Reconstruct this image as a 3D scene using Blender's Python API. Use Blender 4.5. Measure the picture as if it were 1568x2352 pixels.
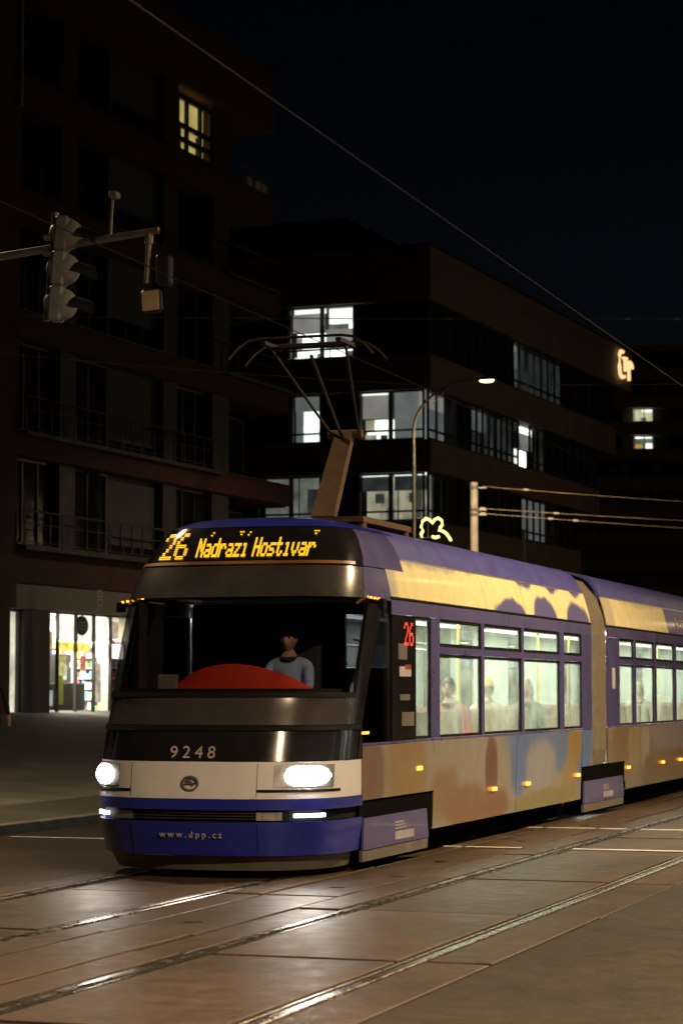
import bpy, bmesh, math, random
from mathutils import Vector, Matrix
random.seed(7)
for o in list(bpy.data.objects): bpy.data.objects.remove(o)
S = bpy.context.scene
COL = S.collection
R = math.radians

# ---------------------------------------------------------------- camera, sky, light
cam_d = bpy.data.cameras.new('camera'); cam = bpy.data.objects.new('camera', cam_d); COL.objects.link(cam)
cam.location = (0, 0, 1.7)
cam.rotation_euler = (R(90) + math.atan(414/5300), 0, 0)
cam_d.sensor_fit = 'VERTICAL'; cam_d.sensor_height = 36.0; cam_d.sensor_width = 24.0
cam_d.lens = 5300/2352*36
cam_d.clip_start = 0.1; cam_d.clip_end = 2000
cam_d.dof.use_dof = True; cam_d.dof.focus_distance = 23.0; cam_d.dof.aperture_fstop = 3.2
S.camera = cam
W = bpy.data.worlds.new('World'); S.world = W; W.use_nodes = True
wn = W.node_tree.nodes; bg = wn['Background']
sky = wn.new('ShaderNodeTexSky'); sky.sky_type = 'NISHITA'; sky.sun_disc = False
sky.sun_elevation = R(-5.6); sky.sun_rotation = R(20); sky.air_density = 1.0; sky.dust_density = 0.3; sky.ozone_density = 1.6
W.node_tree.links.new(sky.outputs[0], bg.inputs[0]); bg.inputs[1].default_value = 0.075
sun_d = bpy.data.lights.new('moon_light', 'SUN'); sun_d.energy = 0.004; sun_d.angle = R(0.5); sun_d.color = (1.0, .94, .85)
sun = bpy.data.objects.new('moon_light', sun_d); COL.objects.link(sun); sun.rotation_euler = (R(55), 0, R(20))
S.view_settings.view_transform = 'Standard'; S.view_settings.look = 'None'
S.view_settings.exposure = 0.0; S.view_settings.gamma = 1.0; S.view_settings.use_curve_mapping = False
S.render.engine = 'CYCLES'
S.cycles.max_bounces = 8; S.cycles.transparent_max_bounces = 24; S.cycles.caustics_reflective = False; S.cycles.caustics_refractive = False
S.cycles.sample_clamp_indirect = 3.0

# ---------------------------------------------------------------- materials
def nodes(name):
    m = bpy.data.materials.new(name); m.use_nodes = True
    nt = m.node_tree; return m, nt, nt.nodes['Principled BSDF'], nt.links
def mat(name, col, rough=.6, metal=0, var=.25, scale=3.0, bump=0, bscale=40, coat=0, coord='Object', stretch=(1,1,1), rvar=.1, spec=.5):
    m, nt, b, L = nodes(name); N = nt.nodes
    b.inputs['Metallic'].default_value = metal; b.inputs['Coat Weight'].default_value = coat
    b.inputs['Specular IOR Level'].default_value = spec
    tc = N.new('ShaderNodeTexCoord'); mp = N.new('ShaderNodeMapping'); mp.inputs['Scale'].default_value = stretch
    L.new(tc.outputs[coord], mp.inputs[0])
    n = N.new('ShaderNodeTexNoise'); n.inputs['Scale'].default_value = scale; n.inputs['Detail'].default_value = 6; n.inputs['Roughness'].default_value = .6
    L.new(mp.outputs[0], n.inputs[0])
    r = N.new('ShaderNodeMapRange'); r.inputs[1].default_value = .3; r.inputs[2].default_value = .7; r.inputs[3].default_value = 1-var; r.inputs[4].default_value = 1+var
    L.new(n.outputs[0], r.inputs[0])
    mx = N.new('ShaderNodeVectorMath'); mx.operation = 'SCALE'; mx.inputs[0].default_value = col[:3]
    L.new(r.outputs[0], mx.inputs['Scale']); L.new(mx.outputs[0], b.inputs['Base Color'])
    rr = N.new('ShaderNodeMapRange'); rr.inputs[1].default_value = .3; rr.inputs[2].default_value = .7; rr.inputs[3].default_value = max(.02, rough-rvar); rr.inputs[4].default_value = min(1, rough+rvar)
    L.new(n.outputs[0], rr.inputs[0]); L.new(rr.outputs[0], b.inputs['Roughness'])
    if bump:
        n2 = N.new('ShaderNodeTexNoise'); n2.inputs['Scale'].default_value = bscale; n2.inputs['Detail'].default_value = 4
        L.new(mp.outputs[0], n2.inputs[0])
        bp = N.new('ShaderNodeBump'); bp.inputs['Strength'].default_value = bump; bp.inputs['Distance'].default_value = .02
        L.new(n2.outputs[0], bp.inputs['Height']); L.new(bp.outputs[0], b.inputs['Normal'])
    return m
def emit(name, col, strength, var=0, scale=2.0):
    m, nt, b, L = nodes(name); N = nt.nodes
    b.inputs['Base Color'].default_value = (.1, .1, .1, 1); b.inputs['Emission Color'].default_value = (*col, 1); b.inputs['Emission Strength'].default_value = strength
    if var:
        tc = N.new('ShaderNodeTexCoord'); n = N.new('ShaderNodeTexNoise'); n.inputs['Scale'].default_value = scale; n.inputs['Detail'].default_value = 3
        L.new(tc.outputs['Object'], n.inputs[0])
        r = N.new('ShaderNodeMapRange'); r.inputs[1].default_value = .3; r.inputs[2].default_value = .7; r.inputs[3].default_value = strength*(1-var); r.inputs[4].default_value = strength*(1+var)
        L.new(n.outputs[0], r.inputs[0]); L.new(r.outputs[0], b.inputs['Emission Strength'])
    return m
def glass(name, tint=(.8, .85, .83), refl=.06, rough=.02):
    m = bpy.data.materials.new(name); m.use_nodes = True; nt = m.node_tree; N = nt.nodes; L = nt.links
    N.remove(N['Principled BSDF']); out = N['Material Output']
    t = N.new('ShaderNodeBsdfTransparent'); t.inputs[0].default_value = (*tint, 1)
    g = N.new('ShaderNodeBsdfGlossy'); g.inputs['Roughness'].default_value = rough
    lw = N.new('ShaderNodeLayerWeight'); lw.inputs[0].default_value = .5      # Schlick from the facing angle
    pw = N.new('ShaderNodeMath'); pw.operation = 'POWER'; pw.inputs[1].default_value = 5; L.new(lw.outputs['Facing'], pw.inputs[0])
    ad = N.new('ShaderNodeMath'); ad.operation = 'MULTIPLY_ADD'; ad.inputs[1].default_value = .8-refl; ad.inputs[2].default_value = refl*.5; L.new(pw.outputs[0], ad.inputs[0])
    mx = N.new('ShaderNodeMixShader'); L.new(ad.outputs[0], mx.inputs[0]); L.new(t.outputs[0], mx.inputs[1]); L.new(g.outputs[0], mx.inputs[2])
    L.new(mx.outputs[0], out.inputs[0]); return m
def panel_colour(name, base, blobs, rough=.35, warp=.25, wscale=1.2, coat=.3, streak=0):
    """flat colour on a panel: base colour and soft ellipses (y, z, ry, rz, colour, softness) in the vehicle's own y/z"""
    m, nt, b, L = nodes(name); N = nt.nodes
    b.inputs['Roughness'].default_value = rough; b.inputs['Coat Weight'].default_value = coat; b.inputs['Coat Roughness'].default_value = .12
    tc = N.new('ShaderNodeTexCoord'); nz = N.new('ShaderNodeTexNoise'); nz.inputs['Scale'].default_value = wscale; nz.inputs['Detail'].default_value = 5
    L.new(tc.outputs['Object'], nz.inputs[0])
    sb_ = N.new('ShaderNodeVectorMath'); sb_.operation = 'SUBTRACT'; sb_.inputs[1].default_value = (.5, .5, .5); L.new(nz.outputs['Color'], sb_.inputs[0])
    sc = N.new('ShaderNodeVectorMath'); sc.operation = 'SCALE'; sc.inputs['Scale'].default_value = warp; L.new(sb_.outputs[0], sc.inputs[0])
    ad = N.new('ShaderNodeVectorMath'); ad.operation = 'ADD'; L.new(tc.outputs['Object'], ad.inputs[0]); L.new(sc.outputs[0], ad.inputs[1])
    cur = None
    n2 = N.new('ShaderNodeTexNoise'); n2.inputs['Scale'].default_value = 5; n2.inputs['Detail'].default_value = 6; L.new(tc.outputs['Object'], n2.inputs[0])
    r = N.new('ShaderNodeMapRange'); r.inputs[1].default_value = .3; r.inputs[2].default_value = .7; r.inputs[3].default_value = .93; r.inputs[4].default_value = 1.06; L.new(n2.outputs[0], r.inputs[0])
    c0 = N.new('ShaderNodeRGB'); c0.outputs[0].default_value = (*base, 1); cur = c0.outputs[0]
    for (y, z, ry, rz, c, soft) in blobs:
        s = N.new('ShaderNodeVectorMath'); s.operation = 'SUBTRACT'; s.inputs[1].default_value = (0, y, z); L.new(ad.outputs[0], s.inputs[0])
        mu = N.new('ShaderNodeVectorMath'); mu.operation = 'MULTIPLY'; mu.inputs[1].default_value = (0, 1/ry, 1/rz); L.new(s.outputs[0], mu.inputs[0])
        ln = N.new('ShaderNodeVectorMath'); ln.operation = 'LENGTH'; L.new(mu.outputs[0], ln.inputs[0])
        mr = N.new('ShaderNodeMapRange'); mr.interpolation_type = 'SMOOTHSTEP'; mr.inputs[1].default_value = 1-soft*.6; mr.inputs[2].default_value = 1+soft*.6; mr.inputs[3].default_value = 1; mr.inputs[4].default_value = 0
        L.new(ln.outputs['Value'], mr.inputs[0])
        mx = N.new('ShaderNodeMix'); mx.data_type = 'RGBA'; L.new(mr.outputs[0], mx.inputs[0]); L.new(cur, mx.inputs[6]); mx.inputs[7].default_value = (*c, 1); cur = mx.outputs[2]
    fin = N.new('ShaderNodeVectorMath'); fin.operation = 'SCALE'; L.new(cur, fin.inputs[0]); L.new(r.outputs[0], fin.inputs['Scale']); L.new(fin.outputs[0], b.inputs['Base Color'])
    return m
M = {}
M['asphalt'] = mat('asphalt', (.048, .0345, .024), .66, var=.25, scale=1.2, bump=.5, bscale=120, rvar=.12)
def ground_mat(name, base, rough, wet=.12, crack=3.0):
    """worn mineral surface: broad stains, mid blotches, fine aggregate speckle, thin cracks, uneven sheen"""
    m, nt, b, L = nodes(name); N = nt.nodes
    tc = N.new('ShaderNodeTexCoord'); oi = N.new('ShaderNodeObjectInfo')
    off = N.new('ShaderNodeVectorMath'); off.operation = 'SCALE'; off.inputs[0].default_value = (37, 53, 11); L.new(oi.outputs['Random'], off.inputs['Scale'])
    co = N.new('ShaderNodeVectorMath'); co.operation = 'ADD'; L.new(tc.outputs['Object'], co.inputs[0]); L.new(off.outputs[0], co.inputs[1])
    def noise(sc, det, lo, hi, a, z):
        n = N.new('ShaderNodeTexNoise'); n.inputs['Scale'].default_value = sc; n.inputs['Detail'].default_value = det; n.inputs['Roughness'].default_value = .65; L.new(co.outputs[0], n.inputs[0])
        r_ = N.new('ShaderNodeMapRange'); r_.inputs[1].default_value = lo; r_.inputs[2].default_value = hi; r_.inputs[3].default_value = a; r_.inputs[4].default_value = z; L.new(n.outputs[0], r_.inputs[0]); return n, r_
    n1, r1 = noise(.55, 5, .32, .68, .68, 1.28); n2, r2 = noise(5, 8, .3, .7, .62, 1.34); n3, r3 = noise(42, 3, .3, .7, .5, 1.5)
    vo = N.new('ShaderNodeTexVoronoi'); vo.feature = 'DISTANCE_TO_EDGE'; vo.inputs['Scale'].default_value = crack/10
    wv = N.new('ShaderNodeVectorMath'); wv.operation = 'MULTIPLY_ADD'; wv.inputs[1].default_value = (.5, .5, .5); L.new(n2.outputs['Color'], wv.inputs[0]); L.new(co.outputs[0], wv.inputs[2]); L.new(wv.outputs[0], vo.inputs['Vector'])
    rc = N.new('ShaderNodeMapRange'); rc.inputs[1].default_value = .0; rc.inputs[2].default_value = .006; rc.inputs[3].default_value = .35; rc.inputs[4].default_value = 1; L.new(vo.outputs['Distance'], rc.inputs[0])
    cur = None
    for r_ in (r1, r2, r3, rc):
        if cur is None: cur = r_.outputs[0]; continue
        mu = N.new('ShaderNodeMath'); mu.operation = 'MULTIPLY'; L.new(cur, mu.inputs[0]); L.new(r_.outputs[0], mu.inputs[1]); cur = mu.outputs[0]
    rnd = N.new('ShaderNodeMapRange'); rnd.inputs[3].default_value = .82; rnd.inputs[4].default_value = 1.15; L.new(oi.outputs['Random'], rnd.inputs[0])
    mu = N.new('ShaderNodeMath'); mu.operation = 'MULTIPLY'; L.new(cur, mu.inputs[0]); L.new(rnd.outputs[0], mu.inputs[1])
    c = N.new('ShaderNodeVectorMath'); c.operation = 'SCALE'; c.inputs[0].default_value = base; L.new(mu.outputs[0], c.inputs['Scale']); L.new(c.outputs[0], b.inputs['Base Color'])
    rr = N.new('ShaderNodeMapRange'); rr.inputs[1].default_value = .3; rr.inputs[2].default_value = .7; rr.inputs[3].default_value = rough-wet; rr.inputs[4].default_value = rough+wet; L.new(n2.outputs[0], rr.inputs[0]); L.new(rr.outputs[0], b.inputs['Roughness'])
    bp = N.new('ShaderNodeBump'); bp.inputs['Strength'].default_value = .55; bp.inputs['Distance'].default_value = .006; L.new(n3.outputs[0], bp.inputs['Height']); L.new(bp.outputs[0], b.inputs['Normal'])
    return m
M['slab'] = ground_mat('concrete_slab', (.070, .044, .025), .50)  # brown of the warm lamplight put into the slab colour
M['asphalt'] = ground_mat('asphalt', (.037, .0245, .014), .64, .1, 2.2)  # asphalt tinted brown in place of warmer lamplight
M['joint'] = mat('joint_filler', (.018, .016, .015), .8)
M['steel'] = mat('polished_rail_steel', (.26, .225, .19), .28, 1, var=.25, scale=6, rvar=.1)
M['paving'] = mat('pavement_stone', (.13, .125, .11), .75, var=.3, scale=.6, bump=.3, bscale=30)
M['kerb'] = mat('kerb_granite', (.22, .21, .19), .7, bump=.3)
M['paint'] = mat('road_paint', (.62, .60, .54), .6, var=.3, scale=6)
M['terrain'] = mat('earth', (.05, .05, .04), .9)
M['purple'] = mat('violet_body_paint', (.108, .098, .265), .30, var=.06, scale=2, coat=.5, rvar=.05)
M['roofpaint'] = mat('violet_roof_paint', (.078, .076, .31), .55, var=.1, scale=3, coat=.05)
M['blue'] = mat('blue_bumper_paint', (.020, .030, .34), .32, var=.08, scale=2, coat=.5, rvar=.05)
M['white'] = mat('white_front_paint', (.82, .80, .82), .32, var=.05, coat=.4, rvar=.05)
M['blackgloss'] = mat('black_gloss_panel', (.016, .015, .016), .16, var=.2, coat=.6, rvar=.05)
M['greygloss'] = mat('dark_grey_panel', (.060, .050, .046), .28, var=.12, coat=.3, rvar=.06)
M['black'] = mat('black_rubber', (.008, .008, .008), .7, spec=.15)
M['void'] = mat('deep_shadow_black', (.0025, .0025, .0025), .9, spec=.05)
M['dark'] = mat('underframe_black', (.014, .013, .012), .8, spec=.15)
M['skirt'] = mat('grey_skirt', (.17, .15, .125), .55, var=.25, scale=4)
M['bellow'] = mat('bellows_fabric', (.17, .145, .105), .8, var=.2, scale=6)
M['intwall'] = mat('interior_panel', (.56, .60, .53), .5, var=.08)
M['intfloor'] = mat('interior_floor', (.14, .14, .13), .6)
M['cabdark'] = mat('cab_trim', (.03, .03, .03), .7)
M['red'] = mat('red_dashboard', (.62, .045, .02), .4, var=.08, coat=.3)
M['seat'] = mat('seat_fabric', (.30, .16, .09), .8, var=.2)
M['yellowpole'] = mat('yellow_handrail', (.75, .50, .08), .35)
M['metal'] = mat('galvanised_metal', (.36, .35, .33), .45, .7, var=.25, scale=8)
M['railing'] = mat('dark_railing', (.022, .022, .022), .7, 0)
M['lampmetal'] = mat('painted_lamp_post', (.16, .15, .13), .5, .2, var=.2, scale=4)
M['concretepole'] = mat('pale_mast_paint', (.72, .67, .56), .6, var=.2, scale=4)
M['lamplit'] = mat('lamplit_pantograph', (.13, .070, .028), .6, .1, var=.3, scale=9)  # orange lamplight put into the pantograph's base colour
M['spanwire'] = mat('bronze_span_wire', (.42, .30, .20), .45, .3)
M['panto'] = mat('dark_collector_metal', (.035, .026, .018), .6)  # much darker colour for the upper arm and collector head
M['copper'] = mat('copper_wire', (.018, .013, .011), .8, 0, spec=.1)
M['greycover'] = mat('signal_shell', (.30, .28, .26), .5, var=.12)
M['signalblack'] = mat('signal_black', (.014, .014, .014), .5)
M['tan'] = mat('orange_lit_sensor_face', (.62, .46, .27), .5, var=.1)  # orange lamplight put into the colour of the face
M['brick'] = mat('red_brown_render', (.070, .025, .016), .85, var=.25, scale=1.2, bump=.3, bscale=25)
M['brown'] = mat('brown_cladding', (.14, .095, .06), .7, var=.18, scale=1.0)
M['darkwall'] = mat('dark_facade_panel', (.030, .028, .027), .6, var=.2)
M['greypanel'] = mat('grey_blind_panel', (.055, .055, .057), .7, var=.1)
M['frame'] = mat('window_frame_dark', (.022, .021, .021), .45)
M['pane'] = mat('dark_window_pane', (.015, .017, .020), .08, var=.2, spec=.6, rvar=.03)
M['fascia'] = mat('grey_fascia', (.20, .175, .15), .6, var=.12)
M['pillar'] = mat('beige_pillar', (.30, .26, .19), .7, var=.12)
M['shopwhite'] = mat('shop_white_wall', (.75, .72, .68), .7, var=.05)
M['glass'] = glass('clear_glass', (.86, .90, .87), .05)
M['cabglass'] = glass('tinted_windscreen', (.84, .84, .86), .05)
M['sideglass'] = glass('side_window_glass', (.80, .84, .80), .06)
_nt = M['sideglass'].node_tree; _mx = [n for n in _nt.nodes if n.type == 'MIX_SHADER'][0]; _tr = _nt.nodes.new('ShaderNodeBsdfTranslucent'); _tr.inputs[0].default_value = (.80, .84, .70, 1)
_m2 = _nt.nodes.new('ShaderNodeMixShader'); _tn = _nt.nodes.new('ShaderNodeTexNoise'); _tn.inputs['Scale'].default_value = 2.5; _tn.inputs['Detail'].default_value = 4
_tc = _nt.nodes.new('ShaderNodeTexCoord'); _nt.links.new(_tc.outputs['Object'], _tn.inputs[0])
_mr = _nt.nodes.new('ShaderNodeMapRange'); _mr.inputs[1].default_value = .3; _mr.inputs[2].default_value = .7; _mr.inputs[3].default_value = .05; _mr.inputs[4].default_value = .24; _nt.links.new(_tn.outputs[0], _mr.inputs[0])
_src = _mx.inputs[1].links[0].from_socket; _nt.links.new(_mr.outputs[0], _m2.inputs[0]); _nt.links.new(_src, _m2.inputs[1]); _nt.links.new(_tr.outputs[0], _m2.inputs[2]); _nt.links.new(_m2.outputs[0], _mx.inputs[1])
M['darkglass'] = glass('dark_cab_glass', (.30, .31, .34), .09)
M['head'] = emit('headlamp_lens', (1.0, .95, .88), 45)
M['fog'] = emit('daytime_lamp', (1, .98, .95), 9)
M['led'] = emit('amber_led', (1.0, .50, .006), 1.35)
M['redled'] = emit('red_led', (1.0, .05, .02), 1.3)
M['marker'] = emit('amber_marker', (1.0, .36, .03), 3.4)
M['tube'] = emit('interior_tube', (.93, 1.0, .90), 4.5)
M['lamp'] = emit('street_lamp_lens', (1.0, .74, .30), 12)
M['festoon'] = emit('decoration_tube', (1.0, .88, .22), 3.2)
M['lit_white'] = emit('lit_office_white', (.98, .95, .88), 2.2, .25, 1.2)
M['lit_strip'] = emit('lit_ceiling_lamp', (1, .98, .94), 1.6)
M['lit_blind'] = emit('lit_grey_blind', (.95, .86, .80), .30, .2, .8)
M['dim_blind'] = emit('dim_grey_blind', (.92, .95, .98), .16, .25, .7)
M['lit_cool'] = emit('lit_cool_pane', (.86, .96, 1.0), 1.9, .3, 1.0)
M['lit_dim'] = emit('dim_room', (.85, .87, .74), .16, .5, 1.4)
M['lit_tan'] = emit('tan_room', (.95, .84, .62), .40, .5, 1.6)
M['faint'] = emit('faint_room', (.8, .85, .9), .04, .6, 1.0)
M['lit_yellow'] = emit('yellow_lit_curtain', (1.0, .72, .24), .60, .25, 1.2)
M['lit_farwarm'] = emit('far_lit_room', (1.0, .88, .55), .75, .4, 1.2)
M['lit_orange'] = emit('far_orange', (1.0, .55, .15), .6, .2)
M['sign'] = emit('sign_tube', (1.0, .62, .28), 1.3)
M['shoplamp'] = emit('shop_lamp', (1.0, .97, .92), 6)
M['flatwhite'] = mat('white_vinyl_and_reflection', (.62, .58, .56), .5)
M['reflgrey'] = mat('grey_reflection', (.16, .14, .14), .5)
M['reflred'] = mat('red_reflection', (.5, .03, .03), .5)
M['emblem'] = mat('grey_emblem', (.20, .18, .17), .4, .3)
M['letter'] = mat('pale_lettering', (.55, .50, .46), .5)
M['skin'] = mat('skin', (.52, .30, .22), .55, var=.08, scale=9)
M['hair'] = mat('dark_hair', (.02, .014, .01), .6, var=.4, scale=30)
M['hairfair'] = mat('fair_hair', (.32, .20, .08), .6, var=.3, scale=30)
M['lip'] = mat('lips', (.35, .11, .09), .5)
M['eye'] = mat('eye_dark', (.02, .015, .012), .3)
M['leaf'] = mat('balcony_leaf', (.10, .12, .05), .7)
M['pot'] = mat('pale_pot', (.45, .40, .33), .7)
def cloth(n, c): M[n] = mat('cloth_' + n, c, .85, var=.15, scale=8, bump=.3, bscale=60)
for n, c in dict(shirt=(.42, .55, .85), navy=(.03, .035, .06), redjacket=(.50, .05, .03), greycoat=(.10, .10, .10), orangecap=(.75, .38, .04), cream=(.50, .42, .33), blackcoat=(.012, .012, .013), jeans=(.05, .07, .13), green=(.09, .12, .07)).items(): cloth(n, c)

# ---------------------------------------------------------------- mesh helpers
def tag(o, label, cat=None, group=None, kind=None):
    if label: o['label'] = label
    if cat: o['category'] = cat
    if group: o['group'] = group
    if kind: o['kind'] = kind
    return o
def empty(name, loc=(0, 0, 0), rz=0, label=None, cat=None, group=None):
    o = bpy.data.objects.new(name, None); COL.objects.link(o); o.empty_display_size = .3
    o.location = loc; o.rotation_euler = (0, 0, rz)
    return tag(o, label, cat, group)
def link(name, me, parent=None, loc=None):
    o = bpy.data.objects.new(name, me); COL.objects.link(o)
    if parent: o.parent = parent
    if loc: o.location = loc
    return o
class MB:
    def __init__(s): s.v = []; s.f = []; s.m = []; s.mi = 0
    def add(s, vs, fs):
        b = len(s.v); s.v += [tuple(x) for x in vs]; s.f += [tuple(i+b for i in f) for f in fs]; s.m += [s.mi]*len(fs); return s
    def box(s, x0, x1, y0, y1, z0, z1, bev=0):
        if bev:
            b = bev
            vs = []
            for zz, e in ((z0, b), (z0+b, 0), (z1-b, 0), (z1, b)):
                for (x, y) in ((x0+e, y0+b), (x0+b, y0+e), (x1-b, y0+e), (x1-e, y0+b), (x1-e, y1-b), (x1-b, y1-e), (x0+b, y1-e), (x0+e, y1-b)): vs.append((x, y, zz))
            fs = [tuple(range(7, -1, -1)), tuple(range(24, 32))]
            for k in range(3):
                for i in range(8): j = (i+1) % 8; fs.append((k*8+i, k*8+j, k*8+8+j, k*8+8+i))
            return s.add(vs, fs)
        return s.add([(x0, y0, z0), (x1, y0, z0), (x1, y1, z0), (x0, y1, z0), (x0, y0, z1), (x1, y0, z1), (x1, y1, z1), (x0, y1, z1)],
                     [(0, 3, 2, 1), (4, 5, 6, 7), (0, 1, 5, 4), (1, 2, 6, 5), (2, 3, 7, 6), (3, 0, 4, 7)])
    def tube(s, pts, r, seg=8, r2=None, cap=True):
        pts = [Vector(p) for p in pts]; n = len(pts); rings = []
        for i, p in enumerate(pts):
            d = (pts[min(i+1, n-1)]-pts[max(i-1, 0)]).normalized()
            a = d.cross(Vector((0, 0, 1)))
            if a.length < 1e-3: a = d.cross(Vector((1, 0, 0)))
            a.normalize(); b = d.cross(a)
            rr = r if r2 is None else r+(r2-r)*i/(n-1)
            rings.append([p+(a*math.cos(2*math.pi*k/seg)+b*math.sin(2*math.pi*k/seg))*rr for k in range(seg)])
        vs = [v for g in rings for v in g]; fs = []
        for i in range(n-1):
            for k in range(seg): j = (k+1) % seg; fs.append((i*seg+k, i*seg+j, (i+1)*seg+j, (i+1)*seg+k))
        if cap: fs += [tuple(range(seg-1, -1, -1)), tuple((n-1)*seg+k for k in range(seg))]
        return s.add(vs, fs)
    def ball(s, c, rx, ry=None, rz=None, seg=12, rings=8):
        ry = ry or rx; rz = rz or rx; vs = []; fs = []
        for i in range(rings+1):
            t = math.pi*i/rings
            for k in range(seg):
                a = 2*math.pi*k/seg; vs.append((c[0]+rx*math.sin(t)*math.cos(a), c[1]+ry*math.sin(t)*math.sin(a), c[2]+rz*math.cos(t)))
        for i in range(rings):
            for k in range(seg): j = (k+1) % seg; fs.append((i*seg+k, (i+1)*seg+k, (i+1)*seg+j, i*seg+j))
        return s.add(vs, fs)
    def prism(s, poly, h0, h1, fn):          # poly (a,b) extruded; fn(a,b,h)->xyz
        n = len(poly); vs = [fn(a, b, h0) for a, b in poly]+[fn(a, b, h1) for a, b in poly]
        fs = [tuple(range(n-1, -1, -1)), tuple(range(n, 2*n))]+[(i, (i+1) % n, n+(i+1) % n, n+i) for i in range(n)]
        return s.add(vs, fs)
    def mesh(s, name, mats, smooth=False):
        me = bpy.data.meshes.new(name); me.from_pydata(s.v, [], s.f)
        for m in (mats if isinstance(mats, (list, tuple)) else [mats]): me.materials.append(m)
        for p, i in zip(me.polygons, s.m): p.material_index = i; p.use_smooth = smooth
        bm = bmesh.new(); bm.from_mesh(me); bmesh.ops.remove_doubles(bm, verts=bm.verts, dist=1e-6) if smooth else None
        bmesh.ops.recalc_face_normals(bm, faces=bm.faces); bm.to_mesh(me); bm.free()
        if smooth:
            try: me.set_sharp_from_angle(angle=R(40))
            except Exception: pass
        me.update(); return me
    def build(s, name, mats, parent=None, loc=None, smooth=False):
        return link(name, s.mesh(name, mats, smooth), parent, loc)
def box(name, m, parent, x0, x1, y0, y1, z0, z1, bev=0): return MB().box(x0, x1, y0, y1, z0, z1, bev).build(name, m, parent)
def txt_mesh(s, size, depth=.004):
    c = bpy.data.curves.new('t', 'FONT'); c.body = s; c.size = size; c.space_character = 1.5; c.extrude = depth; c.align_x = 'CENTER'; c.align_y = 'CENTER'
    o = bpy.data.objects.new('t', c); COL.objects.link(o); bpy.context.view_layer.update()
    me = bpy.data.meshes.new_from_object(o.evaluated_get(bpy.context.evaluated_depsgraph_get()))
    bpy.data.objects.remove(o); bpy.data.curves.remove(c); return me
def lettering(name, s, size, m, parent, loc, rot, label=None):
    me = txt_mesh(s, size); me.materials.clear(); me.materials.append(m)
    o = link(name, me, parent, loc); o.rotation_euler = rot
    if label: o['label'] = label
    return o

# ---------------------------------------------------------------- frames: the street runs along s (away), n is to the left of the camera
A = R(18.5); sa, ca = math.sin(A), math.cos(A)
def ST(s, n, z=0): return Vector((s*sa-n*ca, s*ca+n*sa, z))
STREET_RZ = -A                     # local x = right across the street, local y = along the street
B = R(21.70); sb, cb = math.sin(B), math.cos(B)
BLD_RZ = math.pi/2-B               # local x = along the facade, local y = into the building
def BW(o, x, y, z): return Vector((o[0]+x*sb-y*cb, o[1]+x*cb+y*sb, z))

# ---------------------------------------------------------------- ground, road, track, pavement
def strip(name, n0, n1, s0, s1, z, m, parent=None, kind='structure', zfn=None, thick=.3):
    mb = MB(); mb.box(-n1, -n0, s0, s1, z-thick, z)
    o = mb.build(name, m, parent); o.rotation_euler = (0, 0, STREET_RZ)
    if not parent: tag(o, None, kind=kind)
    return o
g = MB().box(-900, 900, -300, 1500, -1.2, -.62).build('ground', M['terrain']); tag(g, 'dark ground reaching to the horizon', kind='structure')
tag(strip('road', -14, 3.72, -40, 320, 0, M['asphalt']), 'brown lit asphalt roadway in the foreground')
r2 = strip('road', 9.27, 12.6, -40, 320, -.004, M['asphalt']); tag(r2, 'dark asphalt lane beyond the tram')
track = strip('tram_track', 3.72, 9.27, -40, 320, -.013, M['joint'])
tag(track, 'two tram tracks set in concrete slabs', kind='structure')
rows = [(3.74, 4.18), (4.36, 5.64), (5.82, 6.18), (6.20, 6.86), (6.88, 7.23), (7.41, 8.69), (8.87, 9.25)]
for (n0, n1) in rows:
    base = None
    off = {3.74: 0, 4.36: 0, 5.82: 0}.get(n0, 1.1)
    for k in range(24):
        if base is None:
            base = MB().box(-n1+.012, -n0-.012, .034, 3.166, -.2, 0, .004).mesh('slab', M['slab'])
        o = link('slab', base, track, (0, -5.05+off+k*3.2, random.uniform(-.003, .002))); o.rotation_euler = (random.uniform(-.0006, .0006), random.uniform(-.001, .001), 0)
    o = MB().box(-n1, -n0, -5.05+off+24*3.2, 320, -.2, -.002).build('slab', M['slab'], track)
def rail(n, inside):
    prof = [(-.055, -.12), (-.055, -.003), (-.05, .002), (.004, .002), (.008, -.006), (.010, -.05), (.054, -.05), (.057, -.006), (.060, -.003), (.072, -.003), (.072, -.12)]
    mb = MB(); mb.prism(prof, -30, 320, lambda a, b, h: (-(n+a*inside), h, b))
    for k in (4, 5, 6): mb.m[2+k] = 1
    return mb.build('rail', [M['steel'], M['joint']], track)
for n, i in ((4.26, 1), (5.74, -1), (7.31, 1), (8.79, -1)): rail(n, i)
lid = MB().tube([(0, 0, -.02), (0, 0, .002)], .07, 10).mesh('lid', M['joint'])
for s_, n_ in ((19.3, 6.5), (16.1, 6.55), (22.6, 6.5), (13.0, 6.5), (25.9, 6.5), (29.2, 6.5), (20.6, 6.35)): link('anchor_lid', lid, track, (-n_, s_, .001))
def pav_z(n): return .10+max(0, min(n, 31)-12.8)*.06
mb = MB(); ns = [12.8, 15, 20, 25, 31, 120]; vs = []
for n in ns: vs += [(-n, -60, pav_z(n)), (-n, 400, pav_z(n))]
mb.add(vs, [(2*i, 2*i+1, 2*i+3, 2*i+2) for i in range(len(ns)-1)])
mb.add([(-12.8, -60, -.5), (-12.8, 400, -.5), (-12.8, 400, .1), (-12.8, -60, .1)], [(0, 1, 2, 3)])
pav = mb.build('pavement', M['paving']); pav.rotation_euler = (0, 0, STREET_RZ); tag(pav, 'pale stone forecourt rising to the shop', kind='structure')
kb = MB().box(-12.79, -12.61, .006, .994, -.2, .12, .012).mesh('kerb_stone', M['kerb'])
for k in range(60): link('kerb_stone', kb, pav, (0, 8+k, random.uniform(-.004, .004)))
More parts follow.
